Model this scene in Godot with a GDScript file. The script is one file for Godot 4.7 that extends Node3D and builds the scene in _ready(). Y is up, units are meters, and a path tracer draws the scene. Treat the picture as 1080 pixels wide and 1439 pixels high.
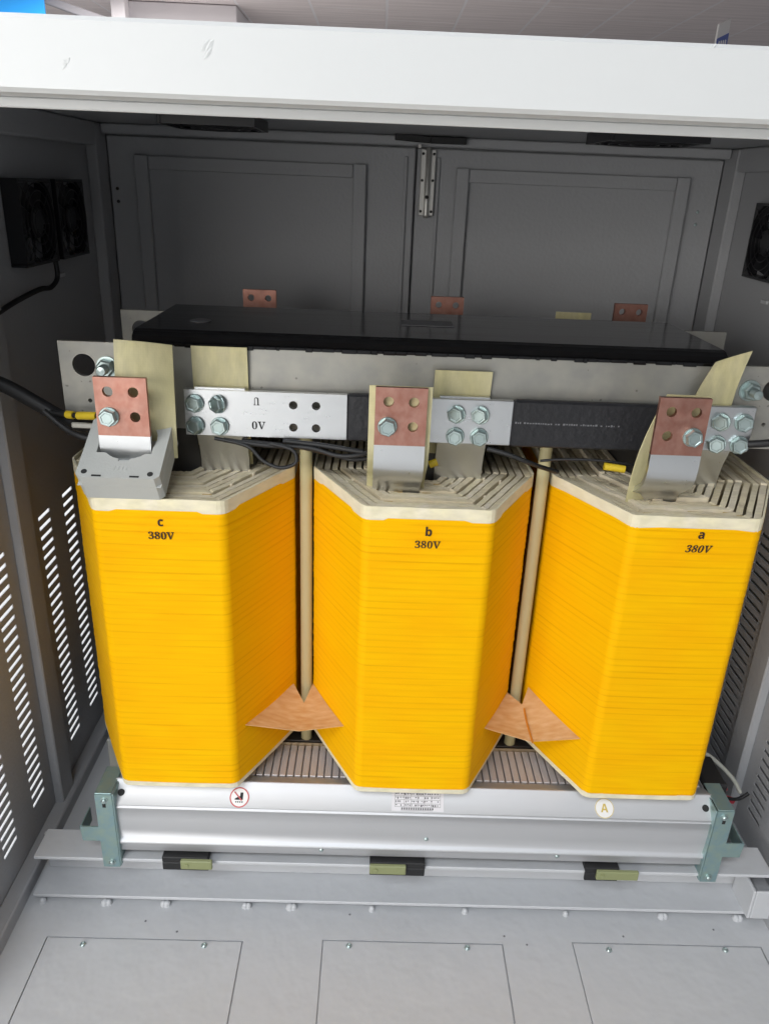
extends Node3D

var M := {}
var rng := RandomNumberGenerator.new()
var shapes := {}

# ------------------------------------------------------------------ helpers
func tool() -> SurfaceTool:
	var st := SurfaceTool.new()
	st.begin(Mesh.PRIMITIVE_TRIANGLES)
	st.set_smooth_group(-1)
	return st

# one flat polygon (convex), wound so that it faces along `out`
func face(st: SurfaceTool, p: Array, out: Vector3) -> void:
	var n: Vector3 = (p[1] - p[0]).cross(p[2] - p[0])
	var q := p.duplicate()
	if n.dot(out) > 0.0:
		q.reverse()
	for i in range(1, q.size() - 1):
		st.add_vertex(q[0]); st.add_vertex(q[i]); st.add_vertex(q[i + 1])

func box(st: SurfaceTool, lo: Vector3, hi: Vector3, b := 0.0, t := Transform3D()) -> void:
	var c := (lo + hi) / 2.0
	var h := (hi - lo) / 2.0
	b = minf(b, minf(h.x, minf(h.y, h.z)) * 0.9)
	var pt := func(s: Vector3, axis: int) -> Vector3:
		var v := Vector3(s.x * h.x, s.y * h.y, s.z * h.z)
		for k in 3:
			if k != axis:
				v[k] -= s[k] * b
		return t * (c + v)
	for a in 3:
		var u := (a + 1) % 3
		var w := (a + 2) % 3
		for sa in [-1.0, 1.0]:
			var ring := []
			for uv in [[-1, -1], [1, -1], [1, 1], [-1, 1]]:
				var s := Vector3.ZERO
				s[a] = sa; s[u] = uv[0]; s[w] = uv[1]
				ring.append(pt.call(s, a))
			var o := Vector3.ZERO
			o[a] = sa
			face(st, ring, t.basis * o)
	if b <= 0.0:
		return
	for a in 3:
		var u := (a + 1) % 3
		var w := (a + 2) % 3
		for su in [-1.0, 1.0]:
			for sw in [-1.0, 1.0]:
				var s0 := Vector3.ZERO
				s0[a] = -1; s0[u] = su; s0[w] = sw
				var s1 := s0
				s1[a] = 1
				var o := Vector3.ZERO
				o[u] = su; o[w] = sw
				face(st, [pt.call(s0, u), pt.call(s1, u), pt.call(s1, w), pt.call(s0, w)], t.basis * o)
	for sx in [-1.0, 1.0]:
		for sy in [-1.0, 1.0]:
			for sz in [-1.0, 1.0]:
				var s := Vector3(sx, sy, sz)
				face(st, [pt.call(s, 0), pt.call(s, 1), pt.call(s, 2)], t.basis * s)

# surface of revolution round +y of `t`; profile of Vector2(radius, y)
func lathe(st: SurfaceTool, profile: Array, n := 24, t := Transform3D(), turn := 0.0) -> void:
	for i in profile.size() - 1:
		var a: Vector2 = profile[i]
		var b: Vector2 = profile[i + 1]
		for k in n:
			var p0 := turn + TAU * k / n
			var p1 := turn + TAU * (k + 1) / n
			var ring := []
			for e in [[a, p0], [a, p1], [b, p1], [b, p0]]:
				ring.append(t * Vector3(e[0].x * cos(e[1]), e[0].y, e[0].x * sin(e[1])))
			var d := b - a
			var mid := (p0 + p1) / 2.0
			var o := Vector3(d.y * cos(mid), -d.x, d.y * sin(mid))
			if a.x < 1e-7:
				ring = [ring[0], ring[2], ring[3]]
			elif b.x < 1e-7:
				ring = [ring[0], ring[1], ring[2]]
			face(st, ring, t.basis * o)

# prism: outline in (x, y) of `t`, from z0 to z1; the outline must be convex for its caps
func prism(st: SurfaceTool, outline: Array, z0: float, z1: float, t := Transform3D()) -> void:
	var c := Vector2.ZERO
	for p in outline:
		c += p / outline.size()
	var ar := PackedVector2Array(outline)
	var tri := Geometry2D.triangulate_polygon(ar)
	for z in [z0, z1]:
		var o := Vector3(0, 0, -1.0 if (z == z0) == (z0 < z1) else 1.0)
		for i in range(0, tri.size(), 3):
			face(st, [t * Vector3(ar[tri[i]].x, ar[tri[i]].y, z), t * Vector3(ar[tri[i + 1]].x, ar[tri[i + 1]].y, z), t * Vector3(ar[tri[i + 2]].x, ar[tri[i + 2]].y, z)], t.basis * o)
	var sign_ := -1.0 if Geometry2D.is_polygon_clockwise(ar) else 1.0
	for i in ar.size():
		var a := ar[i]
		var b := ar[(i + 1) % ar.size()]
		var d := b - a
		face(st, [t * Vector3(a.x, a.y, z0), t * Vector3(b.x, b.y, z0), t * Vector3(b.x, b.y, z1), t * Vector3(a.x, a.y, z1)], t.basis * (Vector3(d.y, -d.x, 0) * sign_))

# a bent strip: line of Vector2(z, y), between x0 and x1, th thick to the back of the line
func ribbon(st: SurfaceTool, line: Array, x0: float, x1: float, th: float) -> void:
	var back := []
	for i in line.size():
		var d: Vector2 = (line[mini(i + 1, line.size() - 1)] - line[maxi(i - 1, 0)]).normalized()
		back.append(line[i] + Vector2(-d.y, d.x) * th)
	for i in line.size() - 1:
		var a: Vector2 = line[i]
		var b: Vector2 = line[i + 1]
		var c: Vector2 = back[i]
		var e: Vector2 = back[i + 1]
		var d := b - a
		var o := Vector3(0, -d.x, d.y)
		st.set_smooth_group(1)
		face(st, [Vector3(x0, a.y, a.x), Vector3(x1, a.y, a.x), Vector3(x1, b.y, b.x), Vector3(x0, b.y, b.x)], o)
		st.set_smooth_group(2)
		face(st, [Vector3(x0, c.y, c.x), Vector3(x1, c.y, c.x), Vector3(x1, e.y, e.x), Vector3(x0, e.y, e.x)], -o)
		st.set_smooth_group(-1)
		for x in [x0, x1]:
			face(st, [Vector3(x, a.y, a.x), Vector3(x, b.y, b.x), Vector3(x, e.y, e.x), Vector3(x, c.y, c.x)], Vector3(-1 if x == x0 else 1, 0, 0))
	for k in [0, line.size() - 1]:
		var a: Vector2 = line[k]
		var c: Vector2 = back[k]
		var d: Vector2 = line[1] - line[0] if k == 0 else line[k - 1] - line[k]
		face(st, [Vector3(x0, a.y, a.x), Vector3(x1, a.y, a.x), Vector3(x1, c.y, c.x), Vector3(x0, c.y, c.x)], Vector3(0, -d.y, -d.x))

# a thin bent sheet through four corners (bottom left, bottom right, top right, top left), swollen by `bulge`
func patch(st: SurfaceTool, q: Array, bulge: Vector3, th := 0.0012, curl := Vector3.ZERO, n := 8) -> void:
	var at := func(u: float, v: float) -> Vector3:
		var p: Vector3 = q[0].lerp(q[1], u).lerp(q[3].lerp(q[2], u), v)
		return p + bulge * sin(PI * v) * (0.6 + 0.4 * sin(PI * u)) + curl * u * u * v
	var nrm: Vector3 = (q[1] - q[0]).cross(q[3] - q[0]).normalized()
	var off := nrm * th
	for i in n:
		for j in n:
			var u0 := float(i) / n
			var u1 := float(i + 1) / n
			var v0 := float(j) / n
			var v1 := float(j + 1) / n
			var r := [at.call(u0, v0), at.call(u1, v0), at.call(u1, v1), at.call(u0, v1)]
			st.set_smooth_group(1)
			face(st, r, nrm)
			st.set_smooth_group(2)
			face(st, [r[0] - off, r[1] - off, r[2] - off, r[3] - off], -nrm)
	st.set_smooth_group(-1)
	for i in n:
		var a := float(i) / n
		var b := float(i + 1) / n
		for e in [[at.call(a, 0), at.call(b, 0), q[0] - q[3]], [at.call(a, 1), at.call(b, 1), q[3] - q[0]], [at.call(0, a), at.call(0, b), q[0] - q[1]], [at.call(1, a), at.call(1, b), q[1] - q[0]]]:
			face(st, [e[0], e[1], e[1] - off, e[0] - off], e[2])

func tube(st: SurfaceTool, pts: Array, r: float, n := 8, steps := 6) -> void:
	var line := []
	for i in pts.size() - 1:
		var p0: Vector3 = pts[maxi(i - 1, 0)]
		var p1: Vector3 = pts[i]
		var p2: Vector3 = pts[i + 1]
		var p3: Vector3 = pts[mini(i + 2, pts.size() - 1)]
		for k in steps:
			line.append(p1.cubic_interpolate(p2, p0, p3, float(k) / steps))
	line.append(pts[-1])
	var rings := []
	var up := Vector3(0.13, 0.31, 0.94)
	for i in line.size():
		var d: Vector3 = (line[mini(i + 1, line.size() - 1)] - line[maxi(i - 1, 0)]).normalized()
		up = (up - d * up.dot(d)).normalized()
		var a := d.cross(up)
		var b := up
		var ring := []
		for k in n:
			ring.append(line[i] + (a * cos(TAU * k / n) + b * sin(TAU * k / n)) * r)
		rings.append(ring)
	st.set_smooth_group(1)
	for i in rings.size() - 1:
		for k in n:
			var q := [rings[i][k], rings[i][(k + 1) % n], rings[i + 1][(k + 1) % n], rings[i + 1][k]]
			face(st, q, q[0] + q[1] + q[2] + q[3] - 2.0 * line[i] - 2.0 * line[i + 1])
	st.set_smooth_group(-1)
	face(st, rings[0], line[0] - line[1])
	face(st, rings[-1], line[-1] - line[-2])

func made(st: SurfaceTool) -> ArrayMesh:
	st.generate_normals()
	return st.commit()

func part(called: String, mesh: Mesh, mat: Material, parent: Node = self, at := Vector3.ZERO) -> MeshInstance3D:
	var o := MeshInstance3D.new()
	o.name = called
	o.mesh = mesh
	o.material_override = mat
	o.position = at
	parent.add_child(o, true)
	return o

func build(called: String, st: SurfaceTool, mat: Material, parent: Node = self, at := Vector3.ZERO) -> MeshInstance3D:
	return part(called, made(st), mat, parent, at)

func bx(called: String, lo: Vector3, hi: Vector3, mat: Material, parent: Node = self, b := 0.001) -> MeshInstance3D:
	var st := tool()
	var c := (lo + hi) / 2.0
	box(st, lo - c, hi - c, b)
	return build(called, st, mat, parent, c)

func tag(o: Node, label: String, category: String, group := "") -> Node:
	o.set_meta("label", label)
	o.set_meta("category", category)
	if group:
		o.set_meta("group", group)
	return o

func thing(called: String, label: String, category: String, at := Vector3.ZERO, group := "") -> Node3D:
	var o := Node3D.new()
	o.name = called
	add_child(o, true)
	o.position = at
	tag(o, label, category, group)
	return o

# box with round holes along z, boolean-cut: holes = [Vector3(x, y, r)] relative to its centre
func plate(called: String, size: Vector3, holes: Array, mat: Material, parent: Node, at: Vector3) -> Node3D:
	var c := CSGCombiner3D.new()
	c.name = called
	parent.add_child(c, true)
	c.position = at
	var b := CSGBox3D.new()
	b.size = size
	b.material = mat
	c.add_child(b)
	for h in holes:
		var y := CSGCylinder3D.new()
		y.radius = h.z
		y.height = size.z * 3.0
		y.sides = 28
		y.operation = CSGShape3D.OPERATION_SUBTRACTION
		y.rotation.x = PI / 2
		y.position = Vector3(h.x, h.y, 0)
		y.material = mat
		c.add_child(y)
	return c

func lettering(called: String, text: String, size: float, mat: Material, parent: Node, at: Vector3, serif := false, slant := 0.0) -> MeshInstance3D:
	var t := TextMesh.new()
	var f := SystemFont.new()
	f.font_names = PackedStringArray(["Droid Serif" if serif else "Droid Sans"])
	f.font_weight = 700
	t.font = f
	t.text = text
	t.font_size = 64
	t.pixel_size = size / 46.0
	t.depth = 0.0004
	var o := part(called, t, mat, parent, at)
	if slant != 0.0:
		o.transform.basis = Basis(Vector3(1, 0, 0), Vector3(slant, 1, 0), Vector3(0, 0, 1))
	return o

# ------------------------------------------------------------------ materials
func mat(called: String, linear: Color, rough := 0.6, metal := 0.0, spec := 0.5) -> StandardMaterial3D:
	var m := StandardMaterial3D.new()
	m.resource_name = called
	m.albedo_color = linear.linear_to_srgb()
	m.roughness = rough
	m.metallic = metal
	m.metallic_specular = spec
	M[called] = m
	return m

func noise(kind: int, freq: float, s: int, octaves := 3) -> FastNoiseLite:
	var n := FastNoiseLite.new()
	n.noise_type = kind
	n.frequency = freq
	n.seed = s
	n.fractal_octaves = octaves
	return n

func bumpy(m: StandardMaterial3D, freq: float, strength: float, scale: float, s := 3) -> void:
	var t := NoiseTexture2D.new()
	t.noise = noise(FastNoiseLite.TYPE_SIMPLEX_SMOOTH, freq, s)
	t.width = 256; t.height = 256
	t.seamless = true
	t.as_normal_map = true
	t.bump_strength = 6.0
	m.normal_enabled = true
	m.normal_texture = t
	m.normal_scale = strength
	m.uv1_triplanar = true
	m.uv1_scale = Vector3.ONE * scale

# tone texture multiplied on the colour: 8-bit image from a callable u, v -> Color (sRGB factors)
func tones(m: StandardMaterial3D, w: int, h: int, f: Callable, scale := Vector3.ONE, triplanar := true) -> void:
	var im := Image.create(w, h, false, Image.FORMAT_RGB8)
	for y in h:
		for x in w:
			im.set_pixel(x, y, f.call(x, y))
	m.albedo_texture = ImageTexture.create_from_image(im)
	m.uv1_triplanar = triplanar
	m.uv1_scale = scale

func rough_map(m: StandardMaterial3D, w: int, h: int, f: Callable) -> void:
	var im := Image.create(w, h, false, Image.FORMAT_RGB8)
	for y in h:
		for x in w:
			var v: float = f.call(x, y)
			im.set_pixel(x, y, Color(v, v, v))
	m.roughness_texture = ImageTexture.create_from_image(im)
	m.roughness = 1.0

func wrapn(n: FastNoiseLite, x: float, y: float, w: float, h: float, sx: float, sy: float) -> float:
	# tiling noise: blend across the edges
	var fx := x / w
	var fy := y / h
	var a := n.get_noise_2d(x * sx, y * sy)
	var b := n.get_noise_2d((x - w) * sx, y * sy)
	var c := n.get_noise_2d(x * sx, (y - h) * sy)
	var d := n.get_noise_2d((x - w) * sx, (y - h) * sy)
	return lerpf(lerpf(a, b, fx), lerpf(c, d, fx), fy)

func materials() -> void:
	var m: StandardMaterial3D
	# grey powder coat of the enclosure
	m = mat("wall_paint", Color(0.37, 0.375, 0.39), 0.5)
	bumpy(m, 0.05, 0.12, 9.0)
	m = mat("floor_paint", Color(0.57, 0.58, 0.605), 0.42)
	bumpy(m, 0.05, 0.06, 14.0, 5)
	var g1 := noise(FastNoiseLite.TYPE_SIMPLEX_SMOOTH, 0.02, 11, 4)
	tones(m, 256, 256, func(x, y):
		var v: float = 0.97 + 0.014 * wrapn(g1, x, y, 256, 256, 1, 1)
		return Color(v, v, v * 0.995), Vector3.ONE * 2.3)
	m = mat("beam_paint", Color(0.60, 0.605, 0.60), 0.4)
	bumpy(m, 0.05, 0.018, 9.0, 8)
	# yellow tape: horizontal turns, streaked
	m = mat("yellow_tape", Color(0.93, 0.48, 0.002), 0.55, 0.0, 0.14)
	var s1 := noise(FastNoiseLite.TYPE_SIMPLEX_SMOOTH, 0.02, 21, 3)
	var s2 := noise(FastNoiseLite.TYPE_SIMPLEX_SMOOTH, 0.05, 22, 2)
	tones(m, 512, 1024, func(x, y):
		var a: float = wrapn(s1, x, y, 512, 1024, 0.35, 3.2)
		var b: float = wrapn(s2, x, y, 512, 1024, 0.12, 6.0)
		var k: float = 0.97 + 0.022 * a - 0.03 * maxf(0.0, b - 0.18)
		var c: float = wrapn(s2, x, y, 512, 1024, 0.11, 0.09)
		return Color(k, k * (1.0 + 0.02 * a - 0.04 * maxf(0.0, b - 0.2) + 0.05 * c), k), Vector3(3.0, 2.6, 3.0))
	m.vertex_color_use_as_albedo = true
	m = mat("trim_paper", Color(0.84, 0.78, 0.60), 0.75)
	var t1 := noise(FastNoiseLite.TYPE_SIMPLEX_SMOOTH, 0.03, 31, 4)
	tones(m, 256, 256, func(x, y):
		var v: float = 0.94 + 0.08 * wrapn(t1, x, y, 256, 256, 0.6, 1.4)
		return Color(v, v * 0.99, v * (0.96 + 0.05 * wrapn(t1, x + 90, y, 256, 256, 0.5, 0.5))), Vector3.ONE * 8.0)
	for k in 3:
		m = mat("layer_paper_%d" % k, [Color(0.80, 0.72, 0.54), Color(0.75, 0.66, 0.49), Color(0.83, 0.75, 0.60)][k], 0.85)
		m.albedo_texture = M.trim_paper.albedo_texture
		m.uv1_triplanar = true
		m.uv1_scale = Vector3.ONE * 14.0
	mat("spacer_wood", Color(0.42, 0.30, 0.13), 0.8)
	m = mat("glass_cloth", Color(0.72, 0.655, 0.40), 0.5)
	var t2 := noise(FastNoiseLite.TYPE_SIMPLEX_SMOOTH, 0.025, 41, 4)
	tones(m, 256, 256, func(x, y):
		var weave: float = 0.012 * (sin(x * TAU / 4.0) + sin(y * TAU / 4.0))
		var v: float = 0.92 + 0.10 * wrapn(t2, x, y, 256, 256, 1.6, 0.5) + weave
		return Color(v, v, v * (0.97 + 0.06 * wrapn(t2, x, y + 60, 256, 256, 0.6, 0.3))), Vector3.ONE * 9.0)
	m.backlight_enabled = true
	m.backlight = Color(0.30, 0.28, 0.18)
	m = mat("fold_paper", Color(0.76, 0.50, 0.26), 0.7)
	var t3 := noise(FastNoiseLite.TYPE_SIMPLEX_SMOOTH, 0.03, 51, 4)
	tones(m, 256, 256, func(x, y):
		var a: float = wrapn(t3, x, y, 256, 256, 0.5, 1.5)
		return Color(0.93 + 0.10 * a, 0.90 + 0.22 * a, 0.86 + 0.4 * a), Vector3.ONE * 9.0)
	m.backlight_enabled = true
	m.backlight = Color(0.2, 0.13, 0.06)
	# metals
	var bru := noise(FastNoiseLite.TYPE_SIMPLEX_SMOOTH, 0.04, 61, 3)
	m = mat("aluminium", Color(0.67, 0.68, 0.69), 0.3, 1.0)
	rough_map(m, 256, 256, func(x, y): return 0.34 + 0.13 * wrapn(bru, x, y, 256, 256, 0.5, 2.5) + 0.06 * wrapn(bru, x, y, 256, 256, 3.0, 3.0))
	m.uv1_triplanar = true
	m.uv1_scale = Vector3.ONE * 7.0
	m = mat("housing_aluminium", Color(0.63, 0.635, 0.65), 0.36, 0.8)
	rough_map(m, 256, 64, func(x, y): return 0.58 + 0.08 * wrapn(bru, x, y, 256, 64, 0.15, 4.0))
	m.uv1_triplanar = true
	m.uv1_scale = Vector3(2, 9, 9)
	m = mat("copper", Color(0.51, 0.285, 0.225), 0.45, 1.0)
	tones(m, 256, 256, func(x, y):
		var a: float = wrapn(bru, x, y, 256, 256, 0.6, 0.5)
		return Color(0.93 + 0.07 * a, 0.90 + 0.14 * a, 0.90 + 0.16 * a), Vector3.ONE * 11.0)
	rough_map(m, 128, 128, func(x, y): return 0.5 + 0.2 * wrapn(bru, x, y, 128, 128, 0.8, 0.8))
	m = mat("clamp_steel", Color(0.46, 0.45, 0.42), 0.48, 0.55)
	tones(m, 256, 256, func(x, y):
		var a: float = wrapn(t1, x, y, 256, 256, 0.7, 0.7)
		var b: float = wrapn(s2, x, y, 256, 256, 1.0, 1.0)
		var spot: float = 0.22 if b > 0.66 else 0.0
		return Color(0.92 + 0.09 * a - spot, 0.92 + 0.08 * a - spot, 0.91 + 0.06 * a - spot), Vector3.ONE * 5.0)
	m = mat("zinc", Color(0.46, 0.55, 0.54), 0.36, 0.95)
	mat("latch_metal", Color(0.62, 0.61, 0.58), 0.4, 0.6)
	m = mat("teal_zinc", Color(0.38, 0.49, 0.455), 0.42, 0.65)
	tones(m, 128, 128, func(x, y):
		var a: float = wrapn(t1, x, y, 128, 128, 1.0, 1.0)
		return Color(0.9 + 0.1 * a, 0.93 + 0.05 * a, 0.95 - 0.05 * a), Vector3.ONE * 14.0)
	m = mat("black_lacquer", Color(0.006, 0.006, 0.007), 0.12)
	rough_map(m, 128, 128, func(x, y): return 0.13 + 0.16 * wrapn(bru, x, y, 128, 128, 0.3, 3.0))
	m.uv1_triplanar = true
	m.uv1_scale = Vector3(1.5, 4, 4)
	m = mat("sleeve_black", Color(0.014, 0.014, 0.017), 0.5)
	bumpy(m, 0.03, 0.25, 12.0, 9)
	mat("rubber_black", Color(0.012, 0.012, 0.013), 0.6)
	mat("cable_black", Color(0.009, 0.009, 0.010), 0.55)
	mat("fan_black", Color(0.008, 0.008, 0.010), 0.35)
	m = mat("plastic_grey", Color(0.44, 0.45, 0.43), 0.45)
	bumpy(m, 0.08, 0.12, 14.0, 12)
	mat("hole_dark", Color(0.02, 0.02, 0.02), 0.8)
	m = mat("olive_block", Color(0.25, 0.27, 0.13), 0.5)
	m = mat("rod_resin", Color(0.48, 0.43, 0.24), 0.5)
	mat("ink", Color(0.035, 0.012, 0.004), 0.8)
	mat("ink_black", Color(0.02, 0.02, 0.02), 0.8)
	mat("mark_grey", Color(0.16, 0.16, 0.17), 0.7)
	mat("sticker_white", Color(0.82, 0.80, 0.78), 0.45)
	mat("sticker_red", Color(0.55, 0.09, 0.09), 0.5)
	mat("sticker_gold", Color(0.60, 0.45, 0.10), 0.5)
	mat("yellow_sleeve", Color(0.62, 0.44, 0.02), 0.5)
	mat("red_plastic", Color(0.45, 0.04, 0.06), 0.5)
	mat("wire_white", Color(0.5, 0.5, 0.44), 0.5)
	mat("rib_metal", Color(0.60, 0.56, 0.55), 0.5, 0.35)
	mat("gold_tint_metal", Color(0.55, 0.45, 0.30), 0.32, 0.9)  # gold tone puts the reflected yellow of the coils into the colour
	mat("laminate", Color(0.09, 0.085, 0.08), 0.5, 0.6)
	m = mat("ceiling_tile", Color(0.84, 0.79, 0.79), 0.9)
	tones(m, 256, 256, func(x, y):
		var a: float = wrapn(g1, x, y, 256, 256, 0.25, 3.0)
		var v: float = 0.95 + 0.07 * a
		return Color(v, v * 0.985, v * 0.985), Vector3.ONE * 0.4)
	mat("hall_white", Color(0.78, 0.75, 0.77), 0.8)
	mat("hall_floor", Color(0.58, 0.58, 0.57), 0.45)
	mat("hall_grey", Color(0.30, 0.29, 0.31), 0.8)
	mat("sign_blue", Color(0.03, 0.36, 0.90), 0.4)
	mat("sign_navy", Color(0.05, 0.10, 0.42), 0.4)

# ------------------------------------------------------------------ scene
func _ready() -> void:
	rng.seed = 7
	# camera
	var cam := Camera3D.new()
	cam.name = "camera"
	add_child(cam)
	cam.fov = rad_to_deg(2.0 * atan(719.5 / 1088.86))
	cam.near = 0.05
	cam.far = 60.0
	cam.transform = Transform3D(Basis(Vector3.UP, -0.0190) * Basis(Vector3.RIGHT, -0.4008) * Basis(Vector3.BACK, 0.0412), Vector3(-0.0645, 0.7267, 0.7849))
	cam.current = true
	# light of the hall
	var we := WorldEnvironment.new()
	we.name = "hall_light"
	var env := Environment.new()
	env.background_mode = Environment.BG_COLOR
	env.background_color = Color(0.32, 0.33, 0.35).linear_to_srgb()
	env.tonemap_mode = Environment.TONE_MAPPER_LINEAR
	env.tonemap_exposure = 0.78
	env.sdfgi_enabled = true
	env.ssao_enabled = true
	env.ssil_enabled = true
	we.environment = env
	add_child(we)
	materials()
	lamps()
	hall()
	cabinet()
	core()
	for k in 3:
		coil(k)
	busbar()
	current_transformer()
	for k in 2:
		card(k)
	fan_unit()
	feet()
	fans()
	cables()

func lamp_panel(called: String, label: String, category: String, at: Vector3, basis: Basis, size: Vector2, energy: float, color: Color, bars: int) -> void:
	# a framed glowing panel with a light of its size just in front; it shines along its -z
	var r := thing(called, label, category, at)
	r.basis = basis
	var h := size / 2.0
	var st := tool()
	box(st, Vector3(-h.x - 0.05, -h.y - 0.05, -0.012), Vector3(-h.x, h.y + 0.05, 0.05))
	box(st, Vector3(h.x, -h.y - 0.05, -0.012), Vector3(h.x + 0.05, h.y + 0.05, 0.05))
	box(st, Vector3(-h.x, h.y, -0.012), Vector3(h.x, h.y + 0.05, 0.05))
	box(st, Vector3(-h.x, -h.y - 0.05, -0.012), Vector3(h.x, -h.y, 0.05))
	build("frame", st, M.hall_white, r)
	for k in bars:
		var x := lerpf(-h.x, h.x, float(k + 1) / (bars + 1))
		bx("glazing_bar", Vector3(x - 0.025, -h.y, -0.012), Vector3(x + 0.025, h.y, 0.02), M.hall_white, r, 0.003)
	var glow := mat(called + "_glow", Color(0.9, 0.9, 0.9), 0.6)
	glow.emission_enabled = true
	glow.emission = color
	glow.emission_energy_multiplier = 1.4
	bx("pane" if bars else "diffuser", Vector3(-h.x, -h.y, 0.025), Vector3(h.x, h.y, 0.03), glow, r, 0.0)
	var l := AreaLight3D.new()
	l.name = "light"
	l.area_size = size
	l.light_energy = energy
	l.light_color = color
	l.area_range = 30.0
	l.shadow_enabled = true
	r.add_child(l)
	l.position = Vector3(0, 0, -0.02)

func lamps() -> void:
	# daylight window of the hall in front and to the left; ceiling lamp over the aisle in front of the cabinet
	var at := Vector3(-2.1, 0.90, 3.2)
	lamp_panel("hall_window", "tall daylight window of the hall in front of the cabinet", "window", at, Basis.looking_at(Vector3(0.0, 0.45, -0.2) - at, Vector3.UP), Vector2(2.4, 1.6), 7.5, Color(1.0, 0.985, 0.96), 2)
	at = Vector3(-0.9, 2.75, 2.35)
	lamp_panel("unseen_ceiling_lamp", "rectangular ceiling lamp over the aisle in front of the cabinet", "lamp", at, Basis.looking_at(Vector3.DOWN, Vector3.FORWARD), Vector2(2.4, 1.2), 10.5, Color(0.95, 0.975, 1.0), 0)
	at = Vector3(-3.6, 3.02, -10.0)  # added lamp, out of view, to brighten the board and bulkhead
	lamp_panel("unseen_ceiling_lamp", "square ceiling lamp added out of view to brighten the blue board and pale wall block", "lamp", at, Basis.looking_at(Vector3.DOWN, Vector3.FORWARD), Vector2(1.2, 1.2), 40.0, Color(1.0, 0.99, 0.98), 0)
	at = Vector3(-1.9, 2.75, -1.6)  # added lamp, unseen, so the floor behind the left slots is bright
	lamp_panel("unseen_ceiling_lamp", "rectangular ceiling lamp added out of view to brighten the floor left of the cabinet", "lamp", at, Basis.looking_at(Vector3.DOWN, Vector3.FORWARD), Vector2(1.2, 2.4), 15.0, Color(0.97, 0.985, 1.0), 0)

func hall() -> void:
	var root := Node3D.new()
	root.name = "hall_ceiling"
	root.set_meta("kind", "structure")
	add_child(root)
	var fl := bx("hall_floor", Vector3(-9, -0.36, -22), Vector3(9, -0.30, 7), M.hall_floor, self, 0.0)
	fl.set_meta("kind", "structure")
	# a dark plenum above the tiles shows through the joints
	bx("tile_grid", Vector3(-9, 3.103, -22), Vector3(9, 3.2, -6), M.hall_white, root, 0.0)
	var xs := [-6.75, -5.64, -4.53, -3.42, -2.31, -1.2, -0.08, 1.02, 2.12, 3.22, 4.32, 5.42, 6.52]
	for i in xs.size() - 1:
		var z := -7.0 - 1.27 * ((i * 5) % 4) * 0.6
		while z > -20.0:
			var z2 := z - 2.5
			var o := bx("ceiling_tile", Vector3(xs[i] + 0.016, 3.1, z2 + 0.016), Vector3(xs[i + 1] - 0.016, 3.13, z - 0.016), M.ceiling_tile, root, 0.006)
			o.rotation.z = rng.randf_range(-0.0012, 0.0012)
			o.rotation.x = rng.randf_range(-0.0008, 0.0008)
			z = z2
	var b := bx("bulkhead", Vector3(-4.02, 1.2, -14.0), Vector3(-2.33, 3.09, -12.85), M.hall_white, self, 0.01)
	tag(b, "pale wall block reaching up to the tiled ceiling of the hall", "wall")
	var p := bx("white_pillar", Vector3(-3.98, 1.0, -12.3), Vector3(-3.78, 3.09, -12.1), M.hall_white, self, 0.01)
	tag(p, "slim white pillar between blue board and pale wall block", "pillar")
	var s := thing("blue_board", "plain bright blue board hung high beside the white pillar", "board", Vector3(-5.2, 2.2, -11.6))
	bx("panel", Vector3(-0.36, 0.0, -0.02), Vector3(0.48, 0.9, 0.02), M.sign_blue, s, 0.004)
	bx("frame", Vector3(-0.44, 0.0, -0.03), Vector3(-0.361, 0.9, 0.03), M.hall_grey, s, 0.004)
	var d := thing("ceiling_duct", "grey slanting duct between blue board and white pillar under the ceiling", "duct", Vector3(-4.3, 2.75, -11.9))
	var st := tool()
	box(st, Vector3(-0.75, -0.05, -0.12), Vector3(0.5, 0.05, 0.12), 0.01, Transform3D(Basis(Vector3.BACK, -0.28), Vector3.ZERO))
	build("casing", st, M.hall_grey, d)
	var w := thing("hanging_sign", "small white and blue sign hanging from the tiled ceiling", "sign", Vector3(3.95, 2.30, -10.0))
	w.rotation.y = 0.9
	var q := tool()
	prism(q, [Vector2(-0.2, 0), Vector2(0.2, 0), Vector2(0.2, 0.42), Vector2(-0.2, 0.30)], -0.01, 0.01)
	build("board", q, M.sticker_white, w)
	q = tool()
	prism(q, [Vector2(-0.2, 0), Vector2(0.2, 0), Vector2(0.2, 0.27), Vector2(-0.2, 0.15)], 0.011, 0.013)
	build("blue_field", q, M.sign_navy, w)
	for k in 4:
		bx("print_mark", Vector3(-0.13 + k * 0.075, 0.02, 0.0135), Vector3(-0.085 + k * 0.075, 0.14 + k * 0.015, 0.0145), M.sticker_white, w, 0.0)

# ---------------- enclosure
const XL := -0.545
const XR := 0.530
const ZB := -0.650
const FY := -0.210

func slotted(st: SurfaceTool, x0: float, x1: float, z0: float, z1: float, y0: float, y1: float, cols: Array) -> void:
	# sheet wall between z0 (back) and z1 (front) with columns of horizontal slots [z from, z to]
	var z := z0
	var top := 0.262
	var pitch := 0.0158
	var n := 26
	for c in cols:
		box(st, Vector3(x0, y0, z), Vector3(x1, y1, c[0]))
		var y := top
		box(st, Vector3(x0, top, c[0]), Vector3(x1, y1, c[1]))
		for k in n:
			var lower := y - pitch
			box(st, Vector3(x0, lower if k < n - 1 else y0, c[0]), Vector3(x1, y - 0.0055, c[1]))
			y = lower
		z = c[1]
	box(st, Vector3(x0, y0, z), Vector3(x1, y1, z1))

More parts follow.
